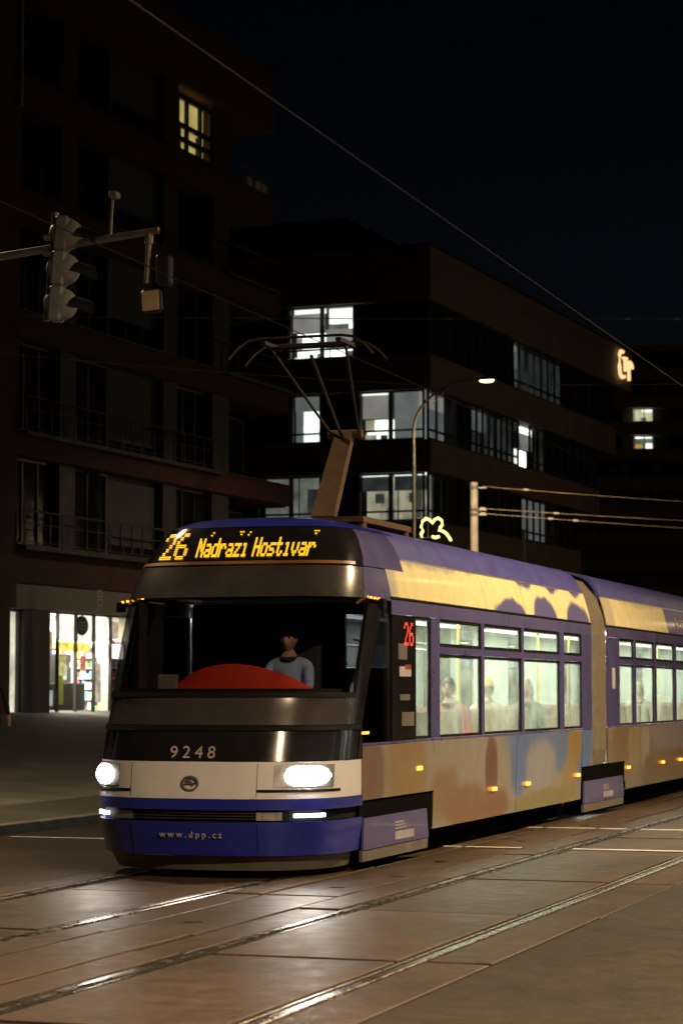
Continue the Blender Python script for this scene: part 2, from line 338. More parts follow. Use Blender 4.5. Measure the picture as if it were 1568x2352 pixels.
for s_ in (24.7, 28.5):
    mb = MB(); x = -13.5
    for (a, b) in ((1.2, 3.65), (3.78, 4.17), (4.36, 5.64), (5.83, 6.16), (6.22, 6.84), (6.9, 7.22), (7.41, 8.69), (8.88, 9.23), (9.3, 10.6), (11.0, 12.4)):
        mb.box(-b, -a, s_, s_+.13, .0005, .0055)
    o = mb.build('road_marking', M['paint']); o.rotation_euler = (0, 0, STREET_RZ); tag(o, 'thin white crossing line across the tracks', kind='structure')

# ---------------------------------------------------------------- street lamps
def street_lamp(loc, rz, label, H=11.9, arm=2.5, power=500, col=(1.0, .72, .42), globe=False):
    root = empty('street_lamp', loc, rz, label, 'street lamp', 'street lamps along the street')
    mb = MB(); mb.tube([(0, 0, -.2), (0, 0, .4)], .14, 12); mb.tube([(0, 0, .4), (0, 0, 4.5)], .085, 12); mb.tube([(0, 0, 4.5), (0, 0, H-1.6)], .065, 12, .055)
    mb.tube([(0, 0, 4.42), (0, 0, 4.6)], .095, 12); mb.build('post', M['lampmetal'], root, smooth=True)
    pts = [(0, 0, H-1.6)]
    for k in range(1, 11):
        t = k/10; pts.append((arm*(t**1.7), 0, H-1.6+1.55*math.sin(t*math.pi/2)**.9))
    mb = MB(); mb.tube(pts, .05, 10, .035); mb.tube([(arm*.3, 0, H-.75), (arm*.62, 0, H-.12)], .018, 6); mb.build('arm', M['lampmetal'], root, smooth=True)
    mb = MB(); poly = [(-.05, -.03), (.1, -.14), (.45, -.15), (.62, -.08), (.62, .08), (.45, .15), (.1, .14), (-.05, .03)]
    mb.prism(poly, H-.07, H+.04, lambda a, b, h: (arm+a*(1 if h < H else .92), b*(1 if h < H else .6), h)); hd = mb.build('lamp_head', M['lampmetal'], root)
    MB().ball((arm+.3, 0, H-.075), .24, .11, .07).build('lens', M['lamp'], hd, smooth=True)
    if globe: l = bpy.data.lights.new('lamp_light', 'POINT'); l.shadow_soft_size = .12
    else: l = bpy.data.lights.new('lamp_light', 'AREA'); l.shape = 'DISK'; l.size = .3; l.spread = R(162)
    l.energy = power; l.color = col
    lo = bpy.data.objects.new('lamp_light', l); COL.objects.link(lo); lo.parent = hd; lo.location = (arm+.3, 0, H-(.30 if globe else .17))
    return root
def slamp(s, n, **k): p = ST(s, n, 0); return street_lamp(p, math.pi+STREET_RZ if n < 0 else STREET_RZ, **k)
far_lamp = street_lamp((2.35, 75, pav_z(21)-.3), R(-20), 'tall lit street lamp with curved arm in front of the office block', H=11.55, arm=2.2, power=750)
for s_, lab in ((10, 'street lamp on the near side of the street, closest to the camera'), (28, 'street lamp on the near side of the street, opposite the tram'), (58, 'street lamp on the near side of the street, third along'), (104, 'added unseen street lamp on the near side, farthest along, brightening the office block')):
    slamp(s_, -4.5, label=lab, H=9.6, arm=3.0, power=2300 if s_ < 20 else 2750 if s_ < 50 else 1500, globe=s_ > 100)  # the farthest, a globe, is added out of view to brighten the office bands

slamp(24, 16.8, label='street lamp on the far side of the street, left of the tram', H=9.6, arm=2.4, power=420)

# ---------------------------------------------------------------- the tram
TX, TY = -1.10, 22.09
def TW(x, y, z): return Vector((TX+ca*x+sa*y, TY-sa*x+ca*y, z))
tram = empty('tram', (TX, TY, 0), -A, 'blue and violet articulated tram with lit headlamps and amber destination display', 'tram')
def lerp(tab, z):
    if z <= tab[0][0]: return tab[0][1]
    for (a, u), (b, v) in zip(tab, tab[1:]):
        if z <= b: return u+(v-u)*(z-a)/(b-a)
    return tab[-1][1]
WT = [(.05, 1.14), (.2, 1.19), (.5, 1.225), (.8, 1.23), (2.5, 1.23), (2.63, 1.222), (2.75, 1.20), (2.9, 1.165), (3.05, 1.115), (3.2, 1.04), (3.28, .985), (3.34, .91), (3.39, .79), (3.43, .60), (3.46, .30), (3.47, 0.0)]
FT = [(.05, -.74), (.2, -.82), (.5, -.90), (.75, -.90), (1.05, -.86), (1.35, -.76), (1.68, -.60), (2.1, -.36), (2.6, -.05), (2.92, .16), (3.2, .36), (3.32, .47), (3.40, .65), (3.44, .95), (3.47, 1.7)]
wz = lambda z: lerp(WT, z); fz = lambda z: lerp(FT, z)
DN = 1.15
def pn(z): return 2.7+1.5*max(0, min(1, (z-1.6)/1.2))
def S_(v, z, off=0):
    """body surface of the cab: |v|<=1 runs round the nose, beyond that straight back along the side (metres)"""
    w = wz(z); f = fz(z); sg = 1 if v >= 0 else -1; a = abs(v)
    if a <= 1:
        PN = pn(z); th = a*math.pi/2; X = math.sin(th)**(2/PN); Yc = 1-max(0, math.cos(th))**(2/PN)
        x, y = sg*w*X, f+DN*Yc
        nx = sg*(X**(PN-1))/w if X > 0 else 0; ny = -((1-Yc)**(PN-1))/DN
        l = math.hypot(nx, ny) or 1; nx /= l; ny /= l
    else: x, y, nx, ny = sg*w, f+DN+(a-1), sg, 0
    return (x+nx*off, y+ny*off, z)
def v_of(x, z):
    PN = pn(z); X = min(1, abs(x)/wz(z)); return math.copysign(math.asin(X**(PN/2))/(math.pi/2), x)
def shell(name, grid, thick_fn, m, parent, smooth=True):
    """grid: rows of (outer point, inner point)"""
    nr, nc = len(grid), len(grid[0]); mb = MB()
    vs = [g[0] for r in grid for g in r]+[g[1] for r in grid for g in r]; o = nr*nc; fs = []
    for i in range(nr-1):
        for j in range(nc-1):
            a, b, c, d = i*nc+j, i*nc+j+1, (i+1)*nc+j+1, (i+1)*nc+j
            fs += [(a, b, c, d), (o+d, o+c, o+b, o+a)]
    for j in range(nc-1): fs += [(j, o+j, o+j+1, j+1), ((nr-1)*nc+j+1, o+(nr-1)*nc+j+1, o+(nr-1)*nc+j, (nr-1)*nc+j)]
    for i in range(nr-1): fs += [(i*nc, (i+1)*nc, o+(i+1)*nc, o+i*nc), (i*nc+nc-1, o+i*nc+nc-1, o+(i+1)*nc+nc-1, (i+1)*nc+nc-1)]
    mb.add(vs, fs); return mb.build(name, m, parent, smooth=smooth)
def nose(name, z0, z1, v0, v1, m, off=0, t=.03, nz=6, nv=28, parent=None):
    g = []
    for i in range(nz+1):
        z = z0+(z1-z0)*i/nz
        a0 = v0(z) if callable(v0) else v0; a1 = v1(z) if callable(v1) else v1
        row = []
        for j in range(nv+1):
            v = a0+(a1-a0)*j/nv; row.append((S_(v, z, off), S_(v, z, off-t)))
        g.append(row)
    return shell(name, g, None, m, parent or tram)
def side(name, y0, y1, z0, z1, m, sgn=1, off=0, t=.03, nz=None, parent=None, ny=1):
    nz = nz or max(1, int((z1-z0)/.08) if z1 > 2.5 else 1); g = []
    for i in range(nz+1):
        z = z0+(z1-z0)*i/nz; row = []
        a0 = y0(z) if callable(y0) else y0; a1 = y1(z) if callable(y1) else y1
        for j in range(ny+1):
            y = a0+(a1-a0)*j/ny; row.append(((sgn*(wz(z)+off), y, z), (sgn*(wz(z)+off-t), y, z)))
        g.append(row)
    return shell(name, g, None, m, parent or tram)
def vy(y, sg=1):   # v coordinate that reaches a given y on the straight side
    return lambda z: sg*(1+max(.0, y-(fz(z)+DN)))
# front, from the ground up
nose('front_skirt', .07, .20, -1.0, 1.0, M['skirt'], -.05)
nose('bumper', .21, .52, vy(.42, -1), vy(.42), M['blue'], 0, .05)
nose('bumper_slot', .525, .625, vy(.40, -1), vy(.40), M['black'], -.05)
nose('bumper_lip', .63, .725, vy(.42, -1), vy(.42), M['blue'], 0.004, .05)
nose('front_panel', .73, 1.065, vy(.38, -1), vy(.38), M['white'], .0, .04, 8, 40)
nose('number_panel', 1.07, 1.345, -.99, .99, M['blackgloss'], -.004)
nose('trim_strip', 1.35, 1.395, -.99, .99, M['black'], .012)
nose('lower_apron', 1.40, 1.675, -.94, .94, M['greygloss'], -.002)
nose('windscreen', 1.68, 2.60, -.90, .90, M['cabglass'], -.004, .012, 10, 36)
nose('wiper_cover', 1.655, 1.70, -.9, .9, M['black'], .010, .02, 2)
nose('header_panel', 2.61, 2.915, -.84, .84, M['greygloss'], -.002)
disp = nose('display_glass', 2.925, 3.31, -.84, .84, M['blackgloss'], -.006)
nose('roof_brow', 3.315, 3.468, vy(2.3, -1), vy(2.3), M['blue'], 0, .03, 14, 44)
for sg in (-1, 1):
    nose('corner_pillar', 1.40, 2.60, sg*.905, sg*1.0, M['blackgloss'], 0, .04, 10, 4)
    nose('corner_apron', 1.07, 1.395, sg*.995, vy(.42, sg), M['blackgloss'], 0.002, .03, 3, 3)
    nose('cab_window', 1.22, 2.60, sg*1.005, vy(1.36, sg), M['darkglass'], -.004, .012, 8, 8)
    nose('cab_header', 2.61, 2.92, sg*.845, vy(1.36, sg), M['purple'], 0, .03, 4, 8)
    nose('cab_cant', 2.93, 3.31, sg*.845, vy(2.0, sg), M['purple'], .002, .03, 6, 8)
    # headlamp
    hl = nose('headlamp', .835, 1.04, sg*v_of(.76, .9)*1, sg*v_of(1.17, .9), M['metal'], .008, .03, 4, 10)
    g_ = []
    for i in range(9):
        row = []
        for j in range(15):
            t = -1+2*j/14; q = -1+2*i/8; hh = .088*max(0, 1-abs(t)**3.2)**.5+.004; zc = .937+q*hh; x = 1.0+t*.155
            bul = .012+.05*max(0, 1-abs(t)**2.5)*max(0, 1-q*q); v = sg*v_of(x, zc)
            row.append((S_(v, zc, bul), S_(v, zc, .0)))
        g_.append(row)
    shell('headlamp_lens', g_, None, M['head'], hl)
    nose('headlamp_trim', .79, .815, sg*v_of(.62, .8), sg*v_of(1.2, .8), M['black'], .006, .01, 1, 10)
    nose('daytime_lamp', .560, .592, sg*v_of(.93, .57), sg*v_of(1.13, .57), M['fog'], .004, .03, 2, 6)
    nose('fog_lamp', .535, .61, sg*v_of(.62, .57), sg*v_of(.84, .57), M['metal'], -.03, .02, 2, 6)
    # front spot light of the lamp
    l = bpy.data.lights.new('headlamp_light', 'SPOT'); l.energy = 30; l.spot_size = R(75); l.spot_blend = .9; l.color = (1, .88, .72); l.shadow_soft_size = .08
    lo = bpy.data.objects.new('headlamp_light', l); COL.objects.link(lo); lo.parent = hl
    p = S_(sg*v_of(.98, .9), .93, .10); lo.location = p; lo.rotation_euler = (R(70), 0, R(180))
    # light trail of the corner side indicator, built as a row of lamps
    for k in range(3): nose('side_indicator_trail', 1.30+.012*0, 1.325, sg*(1.0+.03+.07*k), sg*(1.0+.075+.07*k), M['marker'], .012, .01, 1, 2)
lettering('fleet_number', '9248', .165, M['letter'], tram, (0, -.835, 1.145), (R(90-18), 0, 0), 'pale fleet number on the black nose panel')
# emblem
em = MB()
ring = [(math.cos(2*math.pi*k/24), math.sin(2*math.pi*k/24)) for k in range(24)]
for k in range(24):
    (c1, s1), (c2, s2) = ring[k], ring[(k+1) % 24]
    em.add([(.085*c1, 0, .07*s1), (.085*c2, 0, .07*s2), (.068*c2, 0, .055*s2), (.068*c1, 0, .055*s1), (.085*c1, .012, .07*s1), (.085*c2, .012, .07*s2), (.068*c2, .012, .055*s2), (.068*c1, .012, .055*s1)], [(0, 1, 2, 3), (0, 4, 5, 1), (3, 2, 6, 7), (4, 7, 6, 5)])
em.prism([(-.05, -.008), (.02, -.008), (.02, -.03), (.055, 0), (.02, .012), (-.01, .04), (-.05, .03), (-.02, .012), (-.05, .008)], 0, .012, lambda a, b, h: (a, h, b))
em.build('emblem', M['emblem'], tram, (0, -.905, .87))
lettering('bumper_lettering', 'www.dpp.cz', .085, M['letter'], tram, (0, -.879, .40), (R(90+15), 0, 0), 'small pale lettering on the blue bumper')
# LED matrix text on the display
FONT = {'2': '01110 10001 00001 00010 00100 01000 11111', '6': '00110 01000 10000 11110 10001 10001 01110', 'N': '10001 11001 10101 10101 10011 10001 10001',
 'a': '00000 00000 01110 00001 01111 10001 01111', 'd': '00001 00001 01111 10001 10001 10001 01111', 'r': '00000 00000 10110 11001 10000 10000 10000',
 'z': '00000 00000 11111 00010 00100 01000 11111', 'i': '00000 00000 01100 00100 00100 00100 01110', 'H': '10001 10001 10001 11111 10001 10001 10001',
 'o': '00000 00000 01110 10001 10001 10001 01110', 's': '00000 00000 01111 10000 01110 00001 11110', 't': '01000 01000 11110 01000 01000 01001 00110', 'v': '00000 00000 10001 10001 10001 01010 00100', ' ': '00000 '*6+'00000'}
ACC = {'acute': [(3, 9), (2, 8)], 'caron': [(1, 9.2), (3, 9.2), (2, 8.2)]}
TEXT = [('N', 0), ('a', 'acute'), ('d', 0), ('r', 0), ('a', 0), ('z', 'caron'), ('i', 'acute'), (' ', 0), ('H', 0), ('o', 0), ('s', 0), ('t', 0), ('i', 0), ('v', 0), ('a', 0), ('r', 'caron')]
def dots(text, x0, z0, px, pz, rep):
    out = []; cx = x0
    for ch, ac in text:
        g = FONT[ch].split()
        for r in range(7):
            for c in range(5):
                if g[r][c] == '1':
                    for k in range(rep): out.append((cx+c*px, z0+((6-r)*rep+k)*pz))
        if ac and ac in ACC:
            for (c, r) in ACC[ac]: out.append((cx+c*px, z0+r*rep*pz-.4*pz))
        cx += 6*px*(.62 if ch == ' ' else 1)
    return out, cx
led = MB()
d1, ex = dots([('2', 0), ('6', 0)], -.82, 3.0, .027, .0195, 2); d1 = [(x+dx, z) for x, z in d1 for dx in (0, .0135)]
d2, ex = dots(TEXT, -.41, 3.015, .0128, .0138, 2); d2 = [(x+dx, z) for x, z in d2 for dx in (0, .0065)]; d1 = [(x+dx, z) for x, z in d1 for dx in (0, .0075)]
for x, z in d1+d2:
    v = v_of(x, z); h = .0066; vs = []
    for (ddx, ddz) in ((-h, -h), (h, -h), (h, h), (-h, h)): vs.append(S_(v_of(x+ddx, z+ddz), z+ddz, .004))
    led.add(vs, [(0, 1, 2, 3)])
lo = led.build('led_text', M['led'], disp); lo['kind'] = 'stuff'; lo['label'] = 'amber LED destination text'
nose('display_amber_strip', 2.935, 2.965, -.74, .74, mat('amber_tinted_trim', (.32, .13, .02), .4), .002, .01, 1, 20, disp)  # plain amber strip along the lower edge of the display

# ad prints on the lower panels, reflected light painted on the cant panels
BE = (.30, .275, .235)
ad1 = panel_colour('advert_beach_front', BE, [(.4, .9, .75, .6, (.20, .13, .10), .3), (1.9, .95, .7, .6, (.30, .21, .11), .35), (3.3, .62, .6, .28, (.27, .18, .11), .5), (4.3, .45, .9, .25, (.24, .15, .09), .5), (5.25, .8, .28, .36, (.16, .09, .06), .4), (5.5, .40, .6, .2, (.22, .13, .08), .5),
  (8.3, 1.12, 2.4, .42, (.14, .20, .36), .35), (6.6, .85, .45, .38, (.12, .19, .38), .4), (7.7, .78, .8, .3, (.30, .31, .33), .5), (9.9, 1.0, .7, .5, (.12, .20, .42), .4), (7.8, .34, 1.6, .16, (.25, .23, .11), .4), (9.55, .98, .42, .33, (.30, .20, .07), .3), (9.3, .55, .5, .3, (.30, .24, .12), .4)])
ad2 = panel_colour('advert_beach_middle', (.275, .235, .19), [(12.6, .9, .7, .6, (.25, .17, .10), .4), (13.6, 1.0, .5, .5, (.34, .28, .16), .4), (14.4, .95, .3, .5, (.42, .36, .27), .4), (17.2, 1.1, 2.4, .32, (.38, .32, .33), .35), (16.5, .55, 2.0, .25, (.30, .19, .09), .5), (14.8, .45, .6, .3, (.22, .17, .10), .4)])
REFL_CREAM = (.90, .80, .40); PU = (.108, .098, .265)
cant1 = panel_colour('cant_reflection_front', REFL_CREAM, [(6.2, 2.62, .75, .20, PU, .25), (8.0, 2.60, .62, .30, PU, .2), (9.85, 2.60, .7, .30, PU, .2), (1.3, 3.0, .35, .6, (.55, .50, .40), .6), (3.0, 3.14, 2.4, .13, (.50, .45, .42), .5), (7.2, 3.13, .5, .14, PU, .4), (8.6, 3.13, .5, .14, PU, .4), (10.0, 3.13, .5, .13, PU, .4)], .55, .22, 2.2, .08)  # cream is reflected light painted into the colour; violet scallops are print
cant2 = panel_colour('cant_reflection_middle', REFL_CREAM, [(19.3, 2.85, 2.9, .8, PU, .06), (14.6, 3.12, 1.6, .12, (.6, .54, .3), .6), (12.0, 2.9, .3, .8, (.62, .55, .36), .5)], .55, .12, 2.6, .08)
cant3 = panel_colour('cant_reflection_rear', PU, [(26, 2.85, 2.5, .3, REFL_CREAM, .4)], .28, .2, 2, .5)

def window(y0, y1, sgn, hopper=True, z0=1.22, z1=2.48):
    """black rubber frame with a large fixed pane, a violet transom and a vent pane above"""
    fr = MB(); X = 1.218*sgn
    def rect(a, b, c, d, t=.03, dep=.03):
        for (p, q, r, s_) in ((a, a+t, c, d), (b-t, b, c, d), (a, b, c, c+t), (a, b, d-t, d)): fr.box(min(X, X-dep*sgn), max(X, X-dep*sgn), p, q, r, s_)
    if hopper: rect(y0, y1, z0, 2.105); rect(y0, y1, 2.185, z1, .035)
    else: rect(y0, y1, z0, z1)
    w = fr.build('window', M['black'], tram)
    def pane(nm, a, b, c, d): box(nm, M['sideglass'], w, min(X-.012*sgn, X-.018*sgn), max(X-.012*sgn, X-.018*sgn), a, b, c, d)
    if hopper:
        pane('pane', y0+.03, y1-.03, z0+.03, 2.075); pane('vent_pane', y0+.035, y1-.035, 2.22, z1-.035)
        box('vent_handle', M['black'], w, min(X+.01*sgn, X-.01*sgn), max(X+.01*sgn, X-.01*sgn), (y0+y1)/2-.1, (y0+y1)/2+.1, 2.185, 2.222)
    else: pane('pane', y0+.03, y1-.03, z0+.03, z1-.03)
    return w
def section(y0, y1, wins, ad, cant, lows, first=False):
    for sgn in (1, -1):
        for (a, b, z0) in lows: 
            n_ = max(1, round((b-a)/1.75))
            for q in range(n_): side('lower_panel', a+(b-a)*q/n_+.004, a+(b-a)*(q+1)/n_-.004, z0, 1.19, ad if sgn > 0 else M['purple'], sgn, random.uniform(-.0015, .0015), .03)
        side('belt_strip', y0, y1, 1.193, 1.215, M['dark'] if False else M['purple'], sgn, .004, .03)
        prev = y0
        for (a, b, hop) in (wins if sgn > 0 else [(a, a+min(.75, b-a), h) for a, b, h in wins[::2]]):
            if a > prev: side('pillar', prev, a, 1.218, 2.478, M['purple'] if not (first and prev < 2.1) else M['blackgloss'], sgn, 0, .04)
            if hop: side('transom', a, b, 2.107, 2.183, M['purple'], sgn, .002, .04)
            window(a, b, sgn, hop); prev = b
        side('pillar', prev, y1, 1.218, 2.478, M['purple'], sgn, 0, .04)
        side('header_panel', y0, y1, 2.48, 2.63, M['purple'], sgn, 0, .03)
        side('gutter', y0, y1, 2.632, 2.652, M['black'], sgn, .012, .04)
        c0 = y0 if not first else 1.38
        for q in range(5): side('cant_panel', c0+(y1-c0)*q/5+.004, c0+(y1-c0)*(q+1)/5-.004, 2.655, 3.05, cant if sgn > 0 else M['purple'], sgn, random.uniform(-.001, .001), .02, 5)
        mb = MB()
        # bright edge of the roof seam
        side('roof_seam', y0 if not first else 2.02, y1, 3.052, 3.066, M['metal'], sgn, .004, .02, 1)
    # roof
    ry0 = y0 if not first else 2.02
    zs = [3.068, 3.12, 3.18, 3.24, 3.3, 3.34, 3.38, 3.41, 3.43, 3.45, 3.46]; prof = [(wz(z), z) for z in zs]+[(0, 3.47)]; prof = prof+[(-x, z) for x, z in reversed(prof[:-1])]
    g = [[((x, y, z), (x*.97, y, z-.03)) for (x, z) in prof] for y in (ry0, y1)]
    shell('roof', g, None, M['roofpaint'], tram)
    # inside
    i0 = max(y0, 2.1) if first else y0
    box('floor', M['intfloor'], tram, -1.15, 1.15, i0, y1, .40, .46)
    box('ceiling', M['intwall'], tram, -1.1, 1.1, i0, y1, 2.62, 2.66)
    for sgn in (1, -1):
        box('inner_lining', M['intwall'], tram, min(sgn*1.185, sgn*1.165), max(sgn*1.185, sgn*1.165), i0, y1, .46, 1.2)
        if sgn < 0:
            pv = i0
            for (a, b, h) in [(a, a+min(.75, b-a), h) for a, b, h in wins[::2]]+[(y1, y1, 0)]:
                if a > pv: box('inner_lining', M['intwall'], tram, -1.185, -1.165, pv, a, 1.22, 2.60)
                pv = b
        box('light_strip', M['tube'], tram, sgn*.62-.07, sgn*.62+.07, i0+.3, y1-.3, 2.585, 2.615)
    l = bpy.data.lights.new('saloon_light', 'AREA'); l.shape = 'RECTANGLE'; l.size = 1.2; l.size_y = y1-i0-.8; l.energy = 400*(y1-i0)/8; l.color = (.93, 1, .88)
    lo = bpy.data.objects.new('saloon_light', l); COL.objects.link(lo); lo.parent = tram; lo.location = (0, (i0+y1)/2, 2.57)
    y = i0+1.3
    while y < y1-.6:
        for sgn in (1, -1):
            for dx in (.72,):
                st = MB(); st.box(sgn*dx-.22, sgn*dx+.22, y-.22, y+.22, .86, .93, .02); s_ = st.build('seat', M['seat'], tram)
                bk = MB(); bk.box(sgn*dx-.21, sgn*dx+.21, y+.20, y+.27, .93, 1.50, .02); bk.build('seat_back', M['seat'], s_)
                pd = MB(); pd.box(sgn*dx-.05, sgn*dx+.05, y-.05, y+.05, .46, .86); pd.build('pedestal', M['dark'], s_)
        y += 1.15
    for k in range(int((y1-i0)/1.8)):
        yy = i0+.9+k*1.8
        MB().tube([(.45*(-1)**k, yy, .46), (.45*(-1)**k, yy, 2.62)], .018, 8).build('handrail', M['yellowpole'], tram)
    for sgn in (1, -1): MB().tube([(sgn*.5, i0+.3, 2.25), (sgn*.5, y1-.3, 2.25)], .017, 8).build('grab_rail', M['metal'], tram)
    box('underframe', M['dark'], tram, -1.0, 1.0, y0+.4, y1, .24, .39)
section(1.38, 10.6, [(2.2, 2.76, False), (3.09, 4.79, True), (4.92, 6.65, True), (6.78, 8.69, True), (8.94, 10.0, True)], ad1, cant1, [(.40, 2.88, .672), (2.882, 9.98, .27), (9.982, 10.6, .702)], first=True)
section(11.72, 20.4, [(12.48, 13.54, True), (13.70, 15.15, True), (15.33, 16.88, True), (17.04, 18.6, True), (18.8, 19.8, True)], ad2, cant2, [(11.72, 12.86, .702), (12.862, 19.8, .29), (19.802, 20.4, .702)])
section(21.5, 31.2, [(22.3, 23.7, True), (23.9, 25.5, True), (25.7, 27.3, True), (27.5, 29.3, True)], M['purple'], cant3, [(21.5, 22.6, .702), (22.602, 30.4, .29)])
g = [[((x, 31.2+d, z), (x*.98, 31.19+d, z)) for x in (-1, -.5, 0, .5, 1)] for z, d in ((.4, 0), (1.2, .1), (2.6, -.05), (3.4, -.5))]
shell('tail_panel', [[((a[0]*wz(min(a[2], 3.3)), a[1], a[2]), (b[0]*wz(min(a[2], 3.3)), b[1], b[2])) for a, b in r] for r in g], None, M['blue'], tram)
side('lower_belt', .40, 1.38, 1.193, 1.215, M['purple'], 1, .004, .03)
# articulation bellows
for (b0, b1) in ((10.6, 11.72), (20.4, 21.5)):
    prof = [(1.13, .62), (1.19, .9), (1.19, 2.5), (1.17, 2.72), (1.07, 3.03), (.86, 3.27), (.5, 3.40), (0, 3.44)]; prof = prof+[(-x, z) for x, z in reversed(prof[:-1])]
    g = []
    for k in range(17):
        y = b0-.06+(b1-b0+.12)*k/16; q = 1.0 if k % 2 else .955
        g.append([((x*q, y, .62+(z-.62)*(1 if k % 2 else .985)), (x*q-.02*(1 if x > 0 else -1 if x < 0 else 0), y, .62+(z-.62)*(1 if k % 2 else .985)-.02)) for x, z in prof])
    shell('bellows', g, None, M['bellow'], tram, smooth=False)
    box('gangway_floor', M['intfloor'], tram, -.9, .9, b0, b1, .40, .455)
# bogie covers and wheels
def cover(y0, y1, nm='bogie_cover'):
    for sgn in (1, -1):
        poly = [(y0, .20), (y1-.02, .20), (y1-.09, .50), (y0+.03, .50)]
        mb = MB(); mb.prism(poly, 1.232*sgn, 1.21*sgn, lambda a, b, h: (h, a, b)); c = mb.build(nm, M['purple'], tram)
        mb = MB(); mb.prism([(y0, .09), (y1-.03, .09), (y1-.015, .195), (y0, .195)], 1.222*sgn, 1.19*sgn, lambda a, b, h: (h, a, b)); mb.build('cover_skirt', M['skirt'], c)
        mb = MB(); mb.box(min(1.236*sgn, 1.233*sgn), max(1.236*sgn, 1.233*sgn), (y0+y1)/2-.1, (y0+y1)/2+.55, .24, .32)
        for k in range(3): mb.box(min(1.236*sgn, 1.233*sgn), max(1.236*sgn, 1.233*sgn), (y0+y1)/2-.1, (y0+y1)/2+.30-.05*k, .345+.03*k, .36+.03*k)
        mb.build('cover_notice', M['reflgrey'] if False else mat('pale_notice', (.40, .36, .40), .6), c)
        box('recess_shade_plate', M['void'], tram, min(1.19*sgn, 1.203*sgn), max(1.19*sgn, 1.203*sgn), y0-.05, y1+.22, .30, .70)  # near-black plate, shade of the open recess put into its colour
    for yy in (y0+.45, y1-.45):
        for sgn in (1, -1):
            w = MB().tube([(sgn*.66, yy, .33), (sgn*.80, yy, .33)], .33, 24).build('wheel', M['dark'], tram)
            MB().tube([(sgn*.80, yy, .33), (sgn*.83, yy, .33)], .17, 16).build('hub', M['metal'], w)
cover(.44, 2.66); cover(10.05, 12.72); cover(19.85, 22.4); cover(28.4, 30.3)
for (y, z) in ((2.32, .92), (5.34, .59), (6.95, .59), (9.72, .60), (13.08, .60), (15.8, .60), (17.35, .60), (19.2, .6)):
    box('marker_lamp', M['marker'], tram, 1.222, 1.243, y-.085, y+.085, z-.022, z+.022, .006)
# cab side: black panel with reflections painted on it, red route display
box('side_display', M['black'], tram, 1.10, 1.135, 1.78, 2.19, 2.15, 2.46)
mb = MB()
dd, _ = dots([('2', 0), ('6', 0)], 0, 0, .030, .017, 2); dd = [(a+e, b) for a, b in dd for e in (0, .015)]
side('display_window', 1.72, 2.19, 2.12, 2.47, M['blackgloss'], 1, .003, .01)
for a, b in dd: mb.box(1.2335, 1.2375, 1.78+a-.006, 1.78+a+.006, 2.18+b-.006, 2.18+b+.006)
o = mb.build('route_number_leds', M['redled'], tram); o['kind'] = 'stuff'; o['label'] = 'red LED route number'
for (y, z, w, h, m) in ((1.58, 2.03, .30, .16, 'reflgrey'), (1.62, 1.86, .40, .10, 'flatwhite'), (1.80, 1.93, .22, .05, 'reflred'), (1.64, 1.62, .34, .06, 'reflgrey'), (1.70, 1.36, .42, .14, 'reflgrey')):
    box('patch', M[m], tram, 1.2305, 1.2335, y, y+w, z, z+h)  # reflections on the cab panel, put in as flat coloured pieces
box('data_plate', M['flatwhite'], tram, 1.231, 1.234, 11.95, 12.15, 1.75, 2.05)
lettering('advert_lettering', 'češti', .34, M['letter'], tram, (1.178, 17.75, 2.85), (R(76), 0, R(90)), 'white lettering on the violet upper panel')
# cab inside
box('cab_bulkhead', M['cabdark'], tram, -1.165, .52, 2.02, 2.08, .45, 2.62); box('cab_bulkhead', M['cabdark'], tram, .522, 1.165, 2.02, 2.08, .45, 1.95); box('cab_bulkhead', M['cabdark'], tram, .522, 1.165, 2.02, 2.08, 2.50, 2.62)
box('bulkhead_window', M['darkglass'], tram, .522, 1.165, 2.045, 2.055, 1.952, 2.498)
box('cab_floor', M['cabdark'], tram, -1.08, 1.08, .2, 2.02, .90, .95)
box('cab_ceiling', M['cabdark'], tram, -1.0, 1.0, .3, 2.02, 2.66, 2.7)
g = []
for i in range(9):
    t = i/8; row = []
    for j in range(21):
        u = -1+2*j/20; x = .20+u*.86; zt = 1.60+.37*max(0, 1-(u+.12*(1-u*u))**2)**.8
        z = 1.55+(zt-1.55)*t; y = -.28+.16*u*u+.16*t*t+.0
        row.append(((x, y, z), (x, y+.05, z-.02)))
    g.append(row)
shell('dashboard_cowl', g, None, M['red'], tram)
box('dashboard', M['cabdark'], tram, -1.0, 1.0, -.28, .28, 1.35, 1.56)
bm_ = MB(); bm_.box(.16, .60, .98, 1.10, 1.45, 2.18, .03); bm_.build('driver_seat_back', M['cabdark'], tram)
box('driver_seat', M['cabdark'], tram, .14, .62, .5, 1.05, 1.30, 1.42, .03)
MB().box(-.66, -.46, -.12, -.06, 1.70, 1.87, .01).build('monitor', M['fascia'], tram)
MB().box(-.95, -.88, .1, .16, 1.4, 2.6).build('cab_post', M['greygloss'], tram)
nose('dash_lip', 1.69, 1.735, -.75, .80, M['dark'], -.06, .02, 1, 20)
for x in (-.62, .62):
    nose('seam', .23, .50, v_of(x, .4)-.002, v_of(x, .4)+.002, M['dark'], .0015, .004, 3, 1)
    nose('seam', .75, 1.05, v_of(x, .9)-.0018, v_of(x, .9)+.0018, M['emblem'], .0015, .004, 3, 1)
for z in (.545, .57, .595): nose('grille_bar', z, z+.009, -.42, .42, M['greygloss'], -.03, .01, 1, 20)
